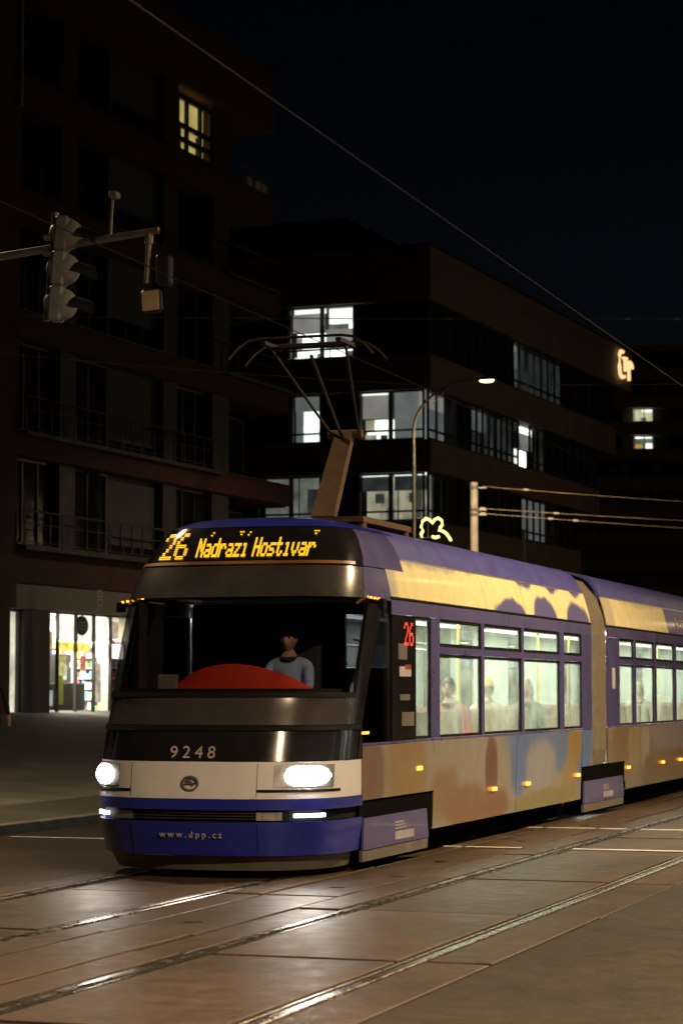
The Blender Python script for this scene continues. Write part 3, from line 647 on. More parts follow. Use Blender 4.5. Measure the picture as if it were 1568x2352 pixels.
# mirror camera arms at the top corners of the cab
for sg in (-1, 1):
    mb = MB(); mb.tube([(sg*1.15, .75, 2.60), (sg*1.36, .62, 2.56)], .022, 8); mb.box(sg*1.37-.03, sg*1.37+.03, .56, .68, 2.50, 2.60, .01); a_ = mb.build('mirror_arm', M['black'], tram)
    for k in range(5): box('indicator_trail', M['marker'], a_, sg*1.16+sg*k*.045-.012, sg*1.16+sg*k*.045+.012, .60-.02*k+.06, .615-.02*k+.06, 2.620-.008*k, 2.640-.008*k)  # row of lamps stands in for the light trail of one indicator
# pantograph
pb = MB(); pb.box(-.55, .55, 2.55, 4.3, 3.50, 3.56)
for sx in (-.5, .5):
    for y in (2.65, 4.2): pb.tube([(sx, y, 3.44), (sx, y, 3.52)], .05, 10)
pant = pb.build('pantograph', M['lamplit'], tram)
mb = MB(); mb.prism([(-.13, 0), (.13, 0), (.10, 1), (-.10, 1)], -.05, .05, lambda a, b, h: (a, 2.85+.75*b-h*.8, 3.56+1.0*b+h*.6)); mb.tube([(-.2, 3.6, 4.56), (.2, 3.6, 4.56)], .05, 10); mb.build('lower_arm', M['lamplit'], pant)
mb = MB()
for sx in (-1, 1): mb.tube([(sx*.16, 3.6, 4.56), (sx*.42, 2.35, 5.36)], .015, 8)
mb.tube([(0, 3.5, 4.50), (0, 2.45, 5.28)], .02, 6); mb.tube([(-.42, 2.35, 5.36), (.42, 2.35, 5.36)], .02, 8); mb.build('upper_arm', M['panto'], pant)
mb = MB()
for yy in (2.1, 2.6):
    pts = [(-.80, yy, 5.22), (-.70, yy, 5.33), (-.58, yy, 5.41), (-.45, yy, 5.43), (.45, yy, 5.43), (.58, yy, 5.41), (.70, yy, 5.33), (.80, yy, 5.22)]; mb.tube(pts, .015, 8)
for sx in (-.42, .42): mb.box(sx-.03, sx+.03, 2.1, 2.6, 5.37, 5.41)
mb.build('collector_head', M['panto'], pant, smooth=True)

# ---------------------------------------------------------------- people
def human(label, loc, rz, pose, top, legs, hair='hair', group=None, cap=None):
    seated = pose in ('sit', 'drive')
    P = {}; E = []
    hz = 0.0 if seated else .93
    def pt(n, x, y, z, r, par=None, reg='torso'):
        P[n] = (Vector((x, y, z)), r, reg)
        if par: E.append((par, n))
    lean = -.03
    pt('pelvis', 0, 0, hz, .135); pt('waist', 0, .01, hz+.17, .125, 'pelvis'); pt('chest', 0, lean*.5+.01, hz+.36, .15, 'waist'); pt('upper', 0, lean*.6, hz+.48, .12, 'chest')
    pt('neck', 0, lean, hz+.565, .06, 'upper', 'skin'); pt('headb', 0, lean-.015, hz+.65, .058, 'neck', 'skin')
    for s, k in ((1, 'l'), (-1, 'r')):
        pt('sh'+k, s*.19, lean*.5, hz+.48, .068, 'upper')
        if pose == 'drive': el, wr, hd = (s*.25, -.16, hz+.24), (s*.20, -.40, hz+.22), (s*.19, -.48, hz+.23)
        elif pose == 'sit': el, wr, hd = (s*.24, -.04, hz+.20), (s*.12, -.24, hz+.10), (s*.07, -.31, hz+.11)
        else: el, wr, hd = (s*.25, s*.06, hz+.20), (s*.26, s*.02-.10, hz-.03), (s*.255, s*.02-.13, hz-.11)
        pt('el'+k, *el, .05, 'sh'+k); pt('wr'+k, *wr, .034, 'el'+k); pt('hd'+k, *hd, .036, 'wr'+k, 'skin')
        d = (Vector(hd)-Vector(wr)).normalized(); side_ = Vector((s, 0, 0)) if seated else Vector((0, -1, 0))
        for q, ln in enumerate((.065, .08, .085, .075)):
            o_ = side_*((q-1.5)*.021); b0 = Vector(hd)+d*.03+o_; b1 = b0+d*ln*.55; b2 = b1+d*ln*.4+Vector((-s*.012 if not seated else 0, 0, -.018))
            pt('f%s%da' % (k, q), *b0, .012, 'hd'+k, 'skin'); pt('f%s%db' % (k, q), *b1, .0095, 'f%s%da' % (k, q), 'skin'); pt('f%s%dc' % (k, q), *b2, .008, 'f%s%db' % (k, q), 'skin')
        th = Vector(hd)-side_*.04*(1 if seated else -1)+d*.0; pt('th'+k, *th, .013, 'hd'+k, 'skin'); th2 = th+d*.05-side_*.012*(1 if seated else -1); pt('tg'+k, *th2, .010, 'th'+k, 'skin')
        pt('hip'+k, s*.095, 0, hz-.04, .10, 'pelvis', 'leg')
        if seated: kn, an, to = (s*.11, -.43, hz+.0), (s*.11, -.42, hz-.42), (s*.12, -.58, hz-.46)
        else:
            st = s*.16; kn, an, to = (s*.10, -st*.55-.05, hz-.44), (s*.10, -st*1.0+.06, .09), (s*.10, -st*1.0-.10, .035)
        pt('kn'+k, *kn, .068, 'hip'+k, 'leg'); pt('an'+k, *an, .045, 'kn'+k, 'leg'); pt('to'+k, *to, .04, 'an'+k, 'shoe')
    names = list(P); me = bpy.data.meshes.new('sk'); me.from_pydata([P[n][0] for n in names], [(names.index(a), names.index(b)) for a, b in E], [])
    ob = bpy.data.objects.new('sk', me); COL.objects.link(ob); md = ob.modifiers.new('skin', 'SKIN'); md.use_smooth_shade = True
    for i, n in enumerate(names):
        sv = me.skin_vertices[0].data[i]; r = P[n][1]; sv.radius = (r*1.18, r*.82) if n in ('chest', 'upper', 'waist', 'pelvis') else (r, r); sv.use_root = (n == 'pelvis')
    sd = ob.modifiers.new('sub', 'SUBSURF'); sd.levels = 1; sd.render_levels = 1
    bpy.context.view_layer.update()
    body = bpy.data.meshes.new_from_object(ob.evaluated_get(bpy.context.evaluated_depsgraph_get())); bpy.data.objects.remove(ob)
    segs = [(P[a][0], P[b][0], P[b][2]) for a, b in E]
    mats = [M[top], M[legs], M['skin'], M['black'], M['eye'], M['lip']]; ix = {'torso': 0, 'leg': 1, 'skin': 2, 'shoe': 3}
    body.materials.clear()
    for m in mats: body.materials.append(m)
    for p in body.polygons:
        c = p.center; best = None
        for a, b, rg in segs:
            ab = b-a; t = max(0, min(1, (c-a).dot(ab)/max(1e-9, ab.length_squared))); dd_ = (c-(a+ab*t)).length
            if best is None or dd_ < best[0]: best = (dd_, rg)
        p.material_index = ix[best[1]]; p.use_smooth = True
    # head
    hc = Vector((0, lean-.03, hz+.725)); hb = MB(); vs = []; fs = []; sg_, rg_ = 24, 18
    def hp(t, a, q=1.0):
        x = math.sin(t)*math.cos(a)*.076; y = math.sin(t)*math.sin(a)*.096; z = math.cos(t)*.122
        zn = z/.122
        if zn < 0: f = 1-.32*zn*zn; x *= f; y *= (1-.12*zn*zn)
        fr = max(0, -math.sin(a))*math.sin(t)
        if fr > .9 and q == 1.0:
            if -.35 < zn < .12: y -= .022*max(0, 1-abs(x)/.02)*(1-max(0, zn+.1)*3)
            if .0 < zn < .2: y += .008*math.exp(-((abs(x)-.032)/.014)**2)
            if -.55 < zn < -.42: y -= .005
        return Vector((x, y, z))*q+hc
    for i in range(rg_+1):
        for k in range(sg_): vs.append(hp(math.pi*i/rg_, 2*math.pi*k/sg_))
    for i in range(rg_):
        for k in range(sg_): j = (k+1) % sg_; fs.append((i*sg_+k, (i+1)*sg_+k, (i+1)*sg_+j, i*sg_+j))
    hb.mi = 2; hb.add(vs, fs)
    for s in (1, -1): hb.ball(hc+Vector((s*.078, .005, -.005)), .012, .022, .032, 8, 6); hb.mi = 4; hb.ball(hc+Vector((s*.032, -.078, .012)), .011, .010, .009, 8, 6); hb.mi = 2
    hb.mi = 4
    for s in (1, -1): hb.box(hc.x+s*.034-.017, hc.x+s*.034+.017, hc.y-.096, hc.y-.080, hc.z+.027, hc.z+.033)
    hb.mi = 5; hb.ball(hc+Vector((0, -.083, -.058)), .024, .012, .007, 8, 6); hb.mi = 2
    hm = hb.mesh('h', mats, True)
    bm = bmesh.new(); bm.from_mesh(body); bm.from_mesh(hm)
    bm.to_mesh(body); bm.free(); bpy.data.meshes.remove(hm)
    o = link('person', body, None, loc); o.rotation_euler = (0, 0, rz); tag(o, label, 'person', group)
    hr = MB(); vs = []; fs = []; N1, N2 = 10, 24
    for i in range(N1+1):
        for k in range(N2):
            a = 2*math.pi*k/N2; back = .5+.5*math.sin(a); tmax = math.pi*(.36+.30*back**.8); vs.append(hp(tmax*i/N1, a, 1.10+.025*math.sin(3*a+i)*math.sin(5*a)))
    for i in range(N1):
        for k in range(N2): j = (k+1) % N2; fs.append((i*N2+k, (i+1)*N2+k, (i+1)*N2+j, i*N2+j))
    hr.add(vs, fs); hr.build('hair', M[hair], o, smooth=True)
    sc_ = MB(); pts = [(.078*math.cos(2*math.pi*k/12), lean*.9+.085*math.sin(2*math.pi*k/12), hz+.545+.018*math.sin(2*math.pi*k/12)) for k in range(13)]
    sc_.tube(pts, .026, 8, cap=False); sc_.build('collar', M['navy' if top in ('shirt', 'greycoat', 'redjacket') else top], o, smooth=True)
    if hair == 'hairfair':
        lh = MB(); vs = []
        for i in range(6):
            for k in range(13): a = math.pi*(-.08+1.16*k/12); vs.append((.088*math.cos(a)*(1+.05*math.sin(7*k+i)), hc.y+.012+.10*math.sin(a)*(1+.06*math.sin(5*k)), hc.z+.02-.042*i))
        lh.add(vs, [(i*13+k, (i+1)*13+k, (i+1)*13+k+1, i*13+k+1) for i in range(5) for k in range(12)]); lh.build('long_hair', M[hair], o, smooth=True)
    if cap:
        cp = MB(); vs = []
        for i in range(7):
            for k in range(20): a = 2*math.pi*k/20; vs.append(hp(math.pi*.42*i/6, a, 1.16))
        cp.add(vs, [(i*20+k, (i+1)*20+k, (i+1)*20+(k+1) % 20, i*20+(k+1) % 20) for i in range(6) for k in range(20)]); cp.build('hat', M[cap], o, smooth=True)
    return o
human('tram driver in a light blue shirt seated behind the windscreen', TW(.38, .76, 1.49), -A, 'drive', 'shirt', 'navy')
for (x, y, a, tp_, lg, hr, cp, lab) in ((.72, 5.3, 0, 'redjacket', 'navy', 'hair', None, 'passenger in a red jacket in the first large tram window'),
        (.62, 7.3, 180, 'cream', 'jeans', 'hair', 'orangecap', 'passenger in an orange hat and cream coat in the second large tram window'),
        (.70, 9.1, 0, 'greycoat', 'navy', 'hairfair', None, 'fair haired passenger in a grey coat in the third large tram window'),
        (-.70, 8.0, 0, 'green', 'navy', 'hair', None, 'passenger in a dark green coat on the far side of the tram'),
        (.70, 16.6, 0, 'cream', 'jeans', 'hairfair', None, 'fair haired passenger in a cream coat behind the tram joint')):
    human(lab, TW(x, y, 1.02), -A+R(a), 'sit', tp_, lg, hr, 'tram passengers', cp)
pn = 17.2
human('pedestrian in a black coat standing at the left edge of the forecourt', Vector((-5.93, 39.3, pav_z(5.93*ca+39.3*sa))), R(160), 'stand', 'blackcoat', 'blackcoat')

# ---------------------------------------------------------------- traffic signal on a mast arm (all bolted together)
sm = empty('traffic_signal', (*ST(22.0-.3, 13.3).xy, pav_z(13.3)), STREET_RZ, 'traffic signal head on a mast arm hanging over the street, seen from behind', 'traffic signal')
inv = Matrix.Rotation(-STREET_RZ, 4, 'Z') @ Matrix.Translation(-sm.location)
def SL(p): return inv @ Vector(p)
a0 = SL((-3.43, 22.91, 6.06)); a1 = SL((-1.79, 22.36, 6.22)); dirv = (a1-a0).normalized()
root_arm = Vector((0, a0.y, 0)); tmast = (0-a0.x)/dirv.x
pm = a0+dirv*tmast
MB().tube([(0, pm.y, -.3), (0, pm.y, pm.z+.25)], .09, 12, .07).build('mast', M['metal'], sm, smooth=True)
armm = mat('pinkish_grey_arm', (.30, .24, .22), .45, .4, var=.25, scale=7)
MB().tube([pm, a1], .05, 12, .036).build('mast_arm', armm, sm, smooth=True)
MB().tube([SL((-2.28, 22.53, 6.15)), SL((-2.26, 22.52, 6.56))], .012, 6).build('sensor_post', armm, sm)
sp = SL((-2.25, 22.52, 6.60)); MB().box(sp.x-.03, sp.x+.05, sp.y-.06, sp.y+.06, sp.z-.03, sp.z+.035, .01).build('sensor', M['greycover'], sm)
# signal head: back plate column, shells bulging to the right, visors beyond, all leaning a little
hc = SL((-2.88, 22.69, 5.9)); lean_ = Matrix.Translation(hc) @ Matrix.Rotation(R(4.5), 4, 'Y') @ Matrix.Rotation(R(14), 4, 'Z')
def head_part(mb, nm, m, smooth=False, par=None):
    o = mb.build(nm, m, par or sm, smooth=smooth); o.matrix_local = lean_ if par is None else Matrix(); return o
hs = head_part(MB().tube([(-.0, -.02, -.53), (-.0, -.02, .56)], .034, 12), 'hanger_tube', M['metal'], True)
bx = MB()
for zc in (-.35, 0, .35):
    bx.box(.02, .15, -.13, .13, zc-.172, zc+.172, .02)
hb = head_part(bx, 'housing', M['greycover'])
for zc in (-.35, 0, .35):
    d = MB(); d.ball((.12, 0, zc), .175, .14, .163, 20, 14); head_part(d, 'shell', M['greycover'], True)
    v = MB(); n_ = 14
    pts = [(math.cos(math.pi*k/n_), math.sin(math.pi*k/n_)) for k in range(n_+1)]
    vs = [];
    for (c_, s_) in pts: vs += [(.18, c_*.12, zc+s_*.125-.02), (.44, c_*.12, zc+s_*.12-.07)]
    v.add(vs, [(2*i, 2*i+1, 2*i+3, 2*i+2) for i in range(n_)]); head_part(v, 'visor', M['signalblack'], True)
br = MB(); q = 0.0
for dz in (.14, .30): br.box(-.09, .06, -.07, .03, dz-.02, dz+.02)
head_part(br, 'bracket', armm)
# second unit hanging from the arm end
e0 = SL((-1.885, 22.39, 6.19)); e1 = SL((-1.91, 22.40, 5.70))
mb = MB(); mb.tube([e0, e1], .026, 10); mb.tube([e0, e0.lerp(e1, .2)], .042, 10); mb.build('drop_tube', armm, sm, smooth=True)
fc = SL((-1.87, 22.39, 5.53)); fm = Matrix.Translation(fc) @ Matrix.Rotation(R(-4), 4, 'Y') @ Matrix.Rotation(R(6), 4, 'Z')
o = MB().box(-.105, .105, 0, .10, -.12, .12, .03).build('detector_box', M['signalblack'], sm); o.matrix_local = fm
o = MB().box(-.085, .085, -.012, -.001, -.10, .095, .004).build('detector_face', M['tan'], sm); o.matrix_local = fm
dk = SL((-1.74, 22.46, 5.84)); o = MB().box(-.075, .075, -.08, .08, -.15, .15, .02).build('rear_unit', M['signalblack'], sm); o.location = dk; o.rotation_euler = (0, 0, R(10))
MB().tube([a1, a1+Vector((.05, 0, -.1)), SL((-1.74, 22.46, 6.0))], .008, 6).build('cable', M['black'], sm)

# ---------------------------------------------------------------- overhead wires and their mast
def wire(label, p, q, sag=0, r=.008, m='copper', insul=(), grp='overhead wires', ir=.03):
    p, q = Vector(p), Vector(q); root = MB(); pts = []
    for k in range(13): t = k/12; v = p.lerp(q, t); v.z -= sag*4*t*(1-t); pts.append(v)
    o = root.tube(pts, r, 6).build('overhead_wire', M[m]); tag(o, label, 'wire', grp)
    for t in insul:
        v = p.lerp(q, t); v.z -= sag*4*t*(1-t); d = (q-p).normalized(); MB().tube([v-d*.09, v-d*.04, v+d*.04, v+d*.09], ir, 8).build('insulator', M['concretepole'], o)
    return o
wire('thick contact wire above the near track, crossing the whole sky', ST(2, 5.0, 5.45), ST(90, 5.0, 5.55), .0, .0065)
wire('contact wire above the tram, crossing behind the pantograph head', ST(8, 8.05, 5.47), ST(90, 8.05, 5.45), 0, .005)
wire('span wire with small clamps high above the street near the office roof', (-9, 60.5, 11.62), (14.5, 59.3, 11.4), .05, .014, 'metal', (.70, .755, .81, .88))
wire('span wire passing behind the street lamp arm', (-11, 46, 8.95), (1.59, 45, 7.72), .1, .010, 'metal')
wire('span wire running right from the street lamp arm to the office block', (1.59, 45, 7.72), (12, 44.5, 7.80), .05, .008, 'metal')
pole = empty('wire_mast', (4.55, 79, pav_z(21)-.3), 0, 'pale steel wire mast with three span wires beside the lamp post', 'mast')
MB().tube([(0, 0, -.2), (0, 0, 8.60)], .15, 16, .13).build('post', M['concretepole'], pole, smooth=True)
for z in (8.42, 7.66, 7.49):
    MB().tube([(.1, 0, z), (.42, -.03, z-.02)], .03, 8).build('bracket', M['concretepole'], pole)
    MB().tube([(0, 0, z-.04), (0, 0, z+.04)], .155, 14).build('clamp', M['metal'], pole)
for z0, z1, ins, lab in ((8.75, 7.9, (.16,), 'topmost of the three span wires on the pale mast'), (7.99, 7.3, (.0, .27), 'middle one of the three span wires on the pale mast'), (7.82, 7.02, (.0, .25, .34), 'lowest of the three span wires on the pale mast')):
    wire(lab, (4.85, 79, z0), (14.0, 77, z1), .03, .016, 'spanwire', ins, 'span wires on the pale mast', .04)
pole2 = MB().tube([(0, 0, -.2), (0, 0, 7.4)], .09, 12, .08).build('wire_mast', M['lampmetal'], None, (7.05, 96*.93, .6), True); tag(pole2, 'thin brown mast standing dark behind the three span wires', 'mast')
# light decoration on the lamp post
neon = empty('light_decoration', (2.45, 74.7, 6.0), 0, 'glowing yellow curly light decoration fixed to the street lamp post', 'decoration')
curve = [(.16, .72), (.12, .80), (.19, .92), (.13, 1.05), (.18, 1.24), (.30, 1.33), (.42, 1.27), (.50, 1.17), (.56, 1.28), (.68, 1.34), (.80, 1.26), (.82, 1.12), (.74, 1.02), (.70, .94), (.80, .93), (.93, .85), (1.02, .74), (1.10, .60)]
MB().tube([(x, 0, z) for x, z in curve], .04, 8).build('light_tube', M['festoon'], neon)
MB().tube([(.48, 0, .74), (.60, 0, .70), (.72, 0, .74)], .04, 8).build('light_tube', M['festoon'], neon)
mb = MB(); mb.tube([(-.03, .1, 1.35), (.30, 0, 1.37)], .015, 6); mb.tube([(-.03, .1, .7), (.7, 0, .70)], .015, 6); mb.tube([(.35, 0, .70), (.35, 0, 1.3)], .012, 6); mb.build('bracket', M['metal'], neon)

# ---------------------------------------------------------------- building helper: a window with a frame, panes and, when lit, the room behind
def facade_window(par, x0, x1, z0, z1, cols, rows, y=.0, face=0, lit=None, fw=.07, fd=.10, pane_m='pane', open_cells=(), dx=0):
    """face 0: facade along local x at y; face 1: facade along local y at x=dx (side face). cols / rows are inner divisions as positions"""
    mp = (lambda a, d, z: (a, y+d, z)) if face == 0 else (lambda a, d, z: (dx+d, a, z))
    fr = MB()
    def bar(a0, a1, b0, b1, d0=0, d1=fd):
        p = mp(a0, d0, b0); q = mp(a1, d1, b1); fr.box(min(p[0], q[0]), max(p[0], q[0]), min(p[1], q[1]), max(p[1], q[1]), b0, b1)
    xs = [x0]+list(cols)+[x1]; zs = [z0]+list(rows)+[z1]; h = fw/2
    for i, x in enumerate(xs): bar(x if i == 0 else x-h, x+fw if i == 0 else (x if i == len(xs)-1 else x+h), z0, z1) if i < len(xs)-1 else bar(x-fw, x, z0, z1)
    for i, z in enumerate(zs): bar(x0, x1, z if i == 0 else z-h, min(z1, z+h if i else z+fw), .003, fd-.003) if i < len(zs)-1 else bar(x0, x1, z-fw, z, .003, fd-.003)
    w = fr.build('window', M['frame'], par)
    for i in range(len(xs)-1):
        for j in range(len(zs)-1):
            a0, a1, b0, b1 = xs[i]+.02, xs[i+1]-.02, zs[j]+.02, zs[j+1]-.02
            p = mp(a0, fd*.5, b0); q = mp(a1, fd*.62, b1)
            box('pane', M['glass'] if lit else M[pane_m], w, min(p[0], q[0]), max(p[0], q[0]), min(p[1], q[1]), max(p[1], q[1]), b0, b1)
    if lit:
        for (a0, a1, b0, b1, mk, nm, d) in lit:
            p = mp(a0, d, b0); q = mp(a1, d+.05, b1)
            box(nm, M[mk], w, min(p[0], q[0]), max(p[0], q[0]), min(p[1], q[1]), max(p[1], q[1]), b0, b1)
    return w

# ---------------------------------------------------------------- apartment building with the shop
LB = (-7.7, 70.0)
ap = empty('apartment_building', (*LB, 0), BLD_RZ, 'dark red-brown apartment building with balconies above a lit corner shop', 'building')
def apb(nm, m, x0, x1, y0, y1, z0, z1, bev=0, par=None): return box(nm, M[m], par or ap, x0, x1, y0, y1, z0, z1, bev)
apb('wall', 'brick', -30, -4.5, -.12, 12, 4.1, 24.2)
apb('core', 'darkwall', -4.48, 13.5, 1.5, 12, 4.3, 24.0)
bands = [(5.9, 8.5), (9.2, 11.9), (12.7, 15.4), (16.2, 18.7), (19.6, 22.0)]
ends = [15.6, 15.6, 15.2, 14.0, 14.0]
sp_z = [(4.82, 5.9)]+[(bands[i][1], bands[i+1][0]) for i in range(4)]+[(22.0, 24.25)]
for i, (z0, z1) in enumerate(sp_z):
    e = [15.6, 15.6, 15.4, 14.6, 14.0, 14.0][i]
    apb('spandrel', 'brick', -4.49, e, -.10 if i else -.02, 1.6, z0, z1, .03)
    apb('coping', 'darkwall', -4.48, e+.02, -.14, .2, z1-.002 if i == 5 else z1+.001, z1+.06)
apb('roof_edge', 'darkwall', -30, 14.1, -.16, .3, 24.27, 24.36)
for i, (z0, z1) in enumerate(bands):
    e = ends[i]
    for (a, b) in ((-4.47, -4.3), (-1.6, -.62), (5.38, 6.38), (9.17, 10.55)): apb('pier', 'brick' if i > 2 else 'darkwall', a, b, .12, 1.6, z0+.062, z1)
    yy = .35
    top = i == 4
    facade_window(ap, -4.28, -1.62, z0+.07, z1-.01, (-3.4, -2.5), (), yy)
    facade_window(ap, -.6, 1.88, z0+.07, z1-.01, (.6,), (), yy)
    bl = apb('blind_panel', 'greypanel', 1.95, 5.36, .40, .46, z0+(.5 if i < 2 else .9), z1-.02)
    facade_window(ap, 1.92, 5.37, z0+.07, z0+(.49 if i < 2 else .89), (3.1, 4.3), (), .36)
    if top:
        xs = [(6.45, 7.15), (7.25, 8.2), (8.3, 9.12)]
        w = facade_window(ap, 6.4, 9.15, 19.75, 21.78, (7.2, 8.25), (20.25, 20.72), .16, 0, [(6.42, 9.13, 19.78, 21.75, 'lit_yellow', 'curtain', .35)], .17)
        for (a, b, c, d) in ((6.9, 7.1, 19.8, 20.7), (8.35, 8.62, 19.8, 20.65)): box('pot_silhouette', M['frame'], w, a, b, .36, .42, c, d)
    else: facade_window(ap, 6.4, 9.15, z0+.07, z1-.01, (7.3, 8.25), (), yy)
    # loggia at the right end
    facade_window(ap, 10.6, e-1.4, z0+.07, z1-.3, (11.8,), (), 1.2)
    apb('loggia_soffit', 'brick', 10.56, e-.1, .1, 1.5, z1-.05, z1-.004)
def railing(z, x0, x1, y=-.32):
    rl = MB(); rl.box(x0, x1, y-.02, y+.02, z+.98, z+1.03); rl.box(x0, x1, y-.012, y+.012, z+.62, z+.645); rl.box(x0, x1, y-.012, y+.012, z+.10, z+.125)
    r = rl.build('balcony_railing', M['railing'], ap)
    pm_ = MB().box(-.02, .02, -.018, .018, 0, .97).mesh('post', M['frame'])
    x = x0+.03
    while x < x1: link('post', pm_, r, (x, y+.034, z)); x += .75
    apb('balcony_slab', 'darkwall', x0, x1, y-.05, -.105, z-.12, z+.0)
for z in (5.9, 9.2): railing(z, -4.4, 9.2)
railing(12.7, 9.6, 15.1); railing(16.2, 9.6, 13.9)
apb('penthouse', 'darkwall', -20, 2, 3, 12, 24.2, 27)
bp = empty('balcony_planter', BW(LB, 12.2, -.06, 19.9), BLD_RZ, 'pale balcony planters with leaves high on the apartment building corner', 'planter')
for k in (-.6, .1, .7): box('pot', M['pot'], bp, k-.2, k+.2, -.13, .13, -.28, .02, .02)
pl = MB()
for k in range(60):
    c = (random.uniform(-.9, .9), random.uniform(-.12, .12), random.uniform(0, .35)); s_ = random.uniform(.05, .11); a = random.uniform(0, 6.28)
    pl.add([(c[0], c[1], c[2]), (c[0]+s_*math.cos(a), c[1]+s_*.5, c[2]+s_), (c[0]+s_*.4, c[1]-s_*.4, c[2]+s_*1.6), (c[0]-s_*math.cos(a), c[1], c[2]+s_)], [(0, 1, 2, 3)])
fo = pl.build('foliage', M['leaf'], bp); fo['kind'] = 'stuff'
apb('downpipe', 'metal', -4.75, -4.62, -.24, -.13, 18.6, 24.2)
# shop on the ground floor
for (a, b, m) in ((-30, -4.8, 'brick'), (-3.86, -2.32, 'darkwall'), (3.06, 6.2, 'pillar'), (6.2, 15.4, 'darkwall')): apb('shop_pillar', m, a, b, -.02 if m != 'brick' else -.10, .5, .2, 4.08)
apb('fascia', 'fascia', -4.78, 15.5, -.06, .4, 4.09, 4.80, .015)
for k in (0, 1):
    q = MB(); c = .68; z = 4.32+k*.28
    for (a0, a1, b0, b1) in ((-.14, .14, .0, .03), (-.14, .14, .19, .22), (-.14, -.11, .03, .19), (.11, .14, .03, .19)): q.box(c+a0, c+a1, -.075, -.06, z+b0, z+b1)
    q.build('fascia_mark', M['letter'], ap)
facade_window(ap, -2.3, 3.05, 1.05, 4.08, (-1.58, -.44, .71, 1.81), (), .1, 0, [], .06, .10, 'glass')
facade_window(ap, -4.76, -3.88, 1.05, 4.08, (), (), .1, 0, [], .06, .10, 'glass')
apb('shop_plinth', 'darkwall', -4.8, 6.2, -.05, .3, .0, 1.04)
rm = apb('shop_back_wall', 'shopwhite', -4.9, 3.2, 5.5, 5.6, 1.0, 4.2)
apb('shop_side_wall', 'shopwhite', 3.1, 3.2, .5, 5.5, 1.0, 4.2); apb('shop_side_wall', 'shopwhite', -5.0, -4.9, .5, 5.5, 1.0, 4.2)
apb('shop_ceiling', 'shopwhite', -4.9, 3.1, .2, 5.5, 4.09, 4.14); apb('shop_floor', 'shopwhite', -4.9, 3.1, .2, 5.5, .98, 1.03)
for x in (-4.4, -2.0, -.6, .8, 2.2):
    for y in (1.0, 2.8, 4.6): apb('shop_lamp', 'shoplamp', x-.28, x+.28, y-.22, y+.22, 4.04, 4.085)
l = bpy.data.lights.new('shop_light', 'AREA'); l.shape = 'RECTANGLE'; l.size = 7; l.size_y = 4; l.energy = 3200; l.color = (1, .88, .74)
lo = bpy.data.objects.new('shop_light', l); COL.objects.link(lo); lo.parent = ap; lo.location = (-.9, 2.9, 4.02)
# things in the shop
def shop_thing(nm, lab, cat, x, y, z, grp=None): return empty(nm, BW(LB, x, y, z), BLD_RZ, lab, cat, grp)
PC = [(.75, .72, .66), (.62, .05, .04), (.75, .45, .05), (.1, .25, .6), (.7, .1, .25), (.15, .4, .12), (.08, .06, .05), (.8, .6, .3)]
PM = [mat('carton_%d' % i, c, .5, var=.1) for i, c in enumerate(PC)]
def shelf(lab, x, y, w, seed, rot=0):
    rs = random.Random(seed); t = shop_thing('shop_shelf', lab, 'shelf', x, y, 1.03, 'shop shelves'); t.rotation_euler.z += R(rot)
    f = MB(); f.box(-w/2, w/2, .28, .31, 0, 2.35); f.box(-w/2, -w/2+.03, -.1, .28, 0, 2.35); f.box(w/2-.03, w/2, -.1, .28, 0, 2.35)
    for k in range(7): f.box(-w/2+.03, w/2-.03, -.1, .28, .1+k*.33, .125+k*.33)
    f.build('frame', M['shopwhite'], t)
    for k in range(7):
        xx = -w/2+.06
        while xx < w/2-.14:
            b = rs.uniform(.07, .14); hh = rs.uniform(.12, .26); box('carton', rs.choice(PM), t, xx, xx+b, -.06, .15, .127+k*.33, .127+k*.33+hh); xx += b+.012
for i, (x, y, w, rot, lab) in enumerate(((2.55, .45, .8, 0, 'tall shop shelf packed with coloured cartons right behind the last window pane'), (2.75, 1.35, 1.0, -90, 'nearest shelf along the side wall of the shop'), (2.75, 2.45, 1.0, -90, 'second shelf along the side wall of the shop'), (2.75, 3.55, 1.0, -90, 'third shelf along the side wall of the shop'), (-1.95, .45, .55, 0, 'narrow shop shelf behind the leftmost pane of the wide window'), (-2.9, 1.6, 1.0, 0, 'shop shelf seen through the narrow window by the pillar'))): shelf(lab, x, y, w, i, rot)
def panel_thing(nm, lab, cat, x0, x1, z0, z1, y, m, extra=None):
    t = MB().box(x0, x1, y, y+.015, z0, z1).build(nm, M[m] if isinstance(m, str) else m, None, (*LB, 0)); t.rotation_euler = (0, 0, BLD_RZ); tag(t, lab, cat)
    return t
lightbox = emit('lit_banner', (1.0, .90, .78), 1.9, .4, 3.0); lightyellow = emit('lit_yellow_banner', (1.0, .70, .14), 1.7, .4, 5.0)
bn = panel_thing('shop_banner', 'bright white lit banner with a round grey mark across the shop window top', 'banner', -1.5, 1.75, 3.25, 4.02, .24, lightbox)
mb = MB(); mb.prism([(.10+.42*math.cos(2*math.pi*k/24), 3.72+.30*math.sin(2*math.pi*k/24)) for k in range(24)], .228, .238, lambda a, b, h: (a, h, b)); rnd = mb.build('round_mark', mat('grey_print', (.22, .21, .22), .6), bn)
for k in range(3): box('print_line', M['flatwhite'], bn, -.12, .32, .220, .227, 3.60+k*.10, 3.64+k*.10)
panel_thing('shop_banner', 'yellow lit strip banner below the white one in the shop window', 'banner', -1.5, .65, 2.93, 3.2, .26, lightyellow)
panel_thing('shop_poster', 'white and red poster block beside the shelf in the shop window', 'poster', .82, 2.9, 2.75, 3.2, .26, emit('lit_poster', (1.0, .86, .82), 2.4))
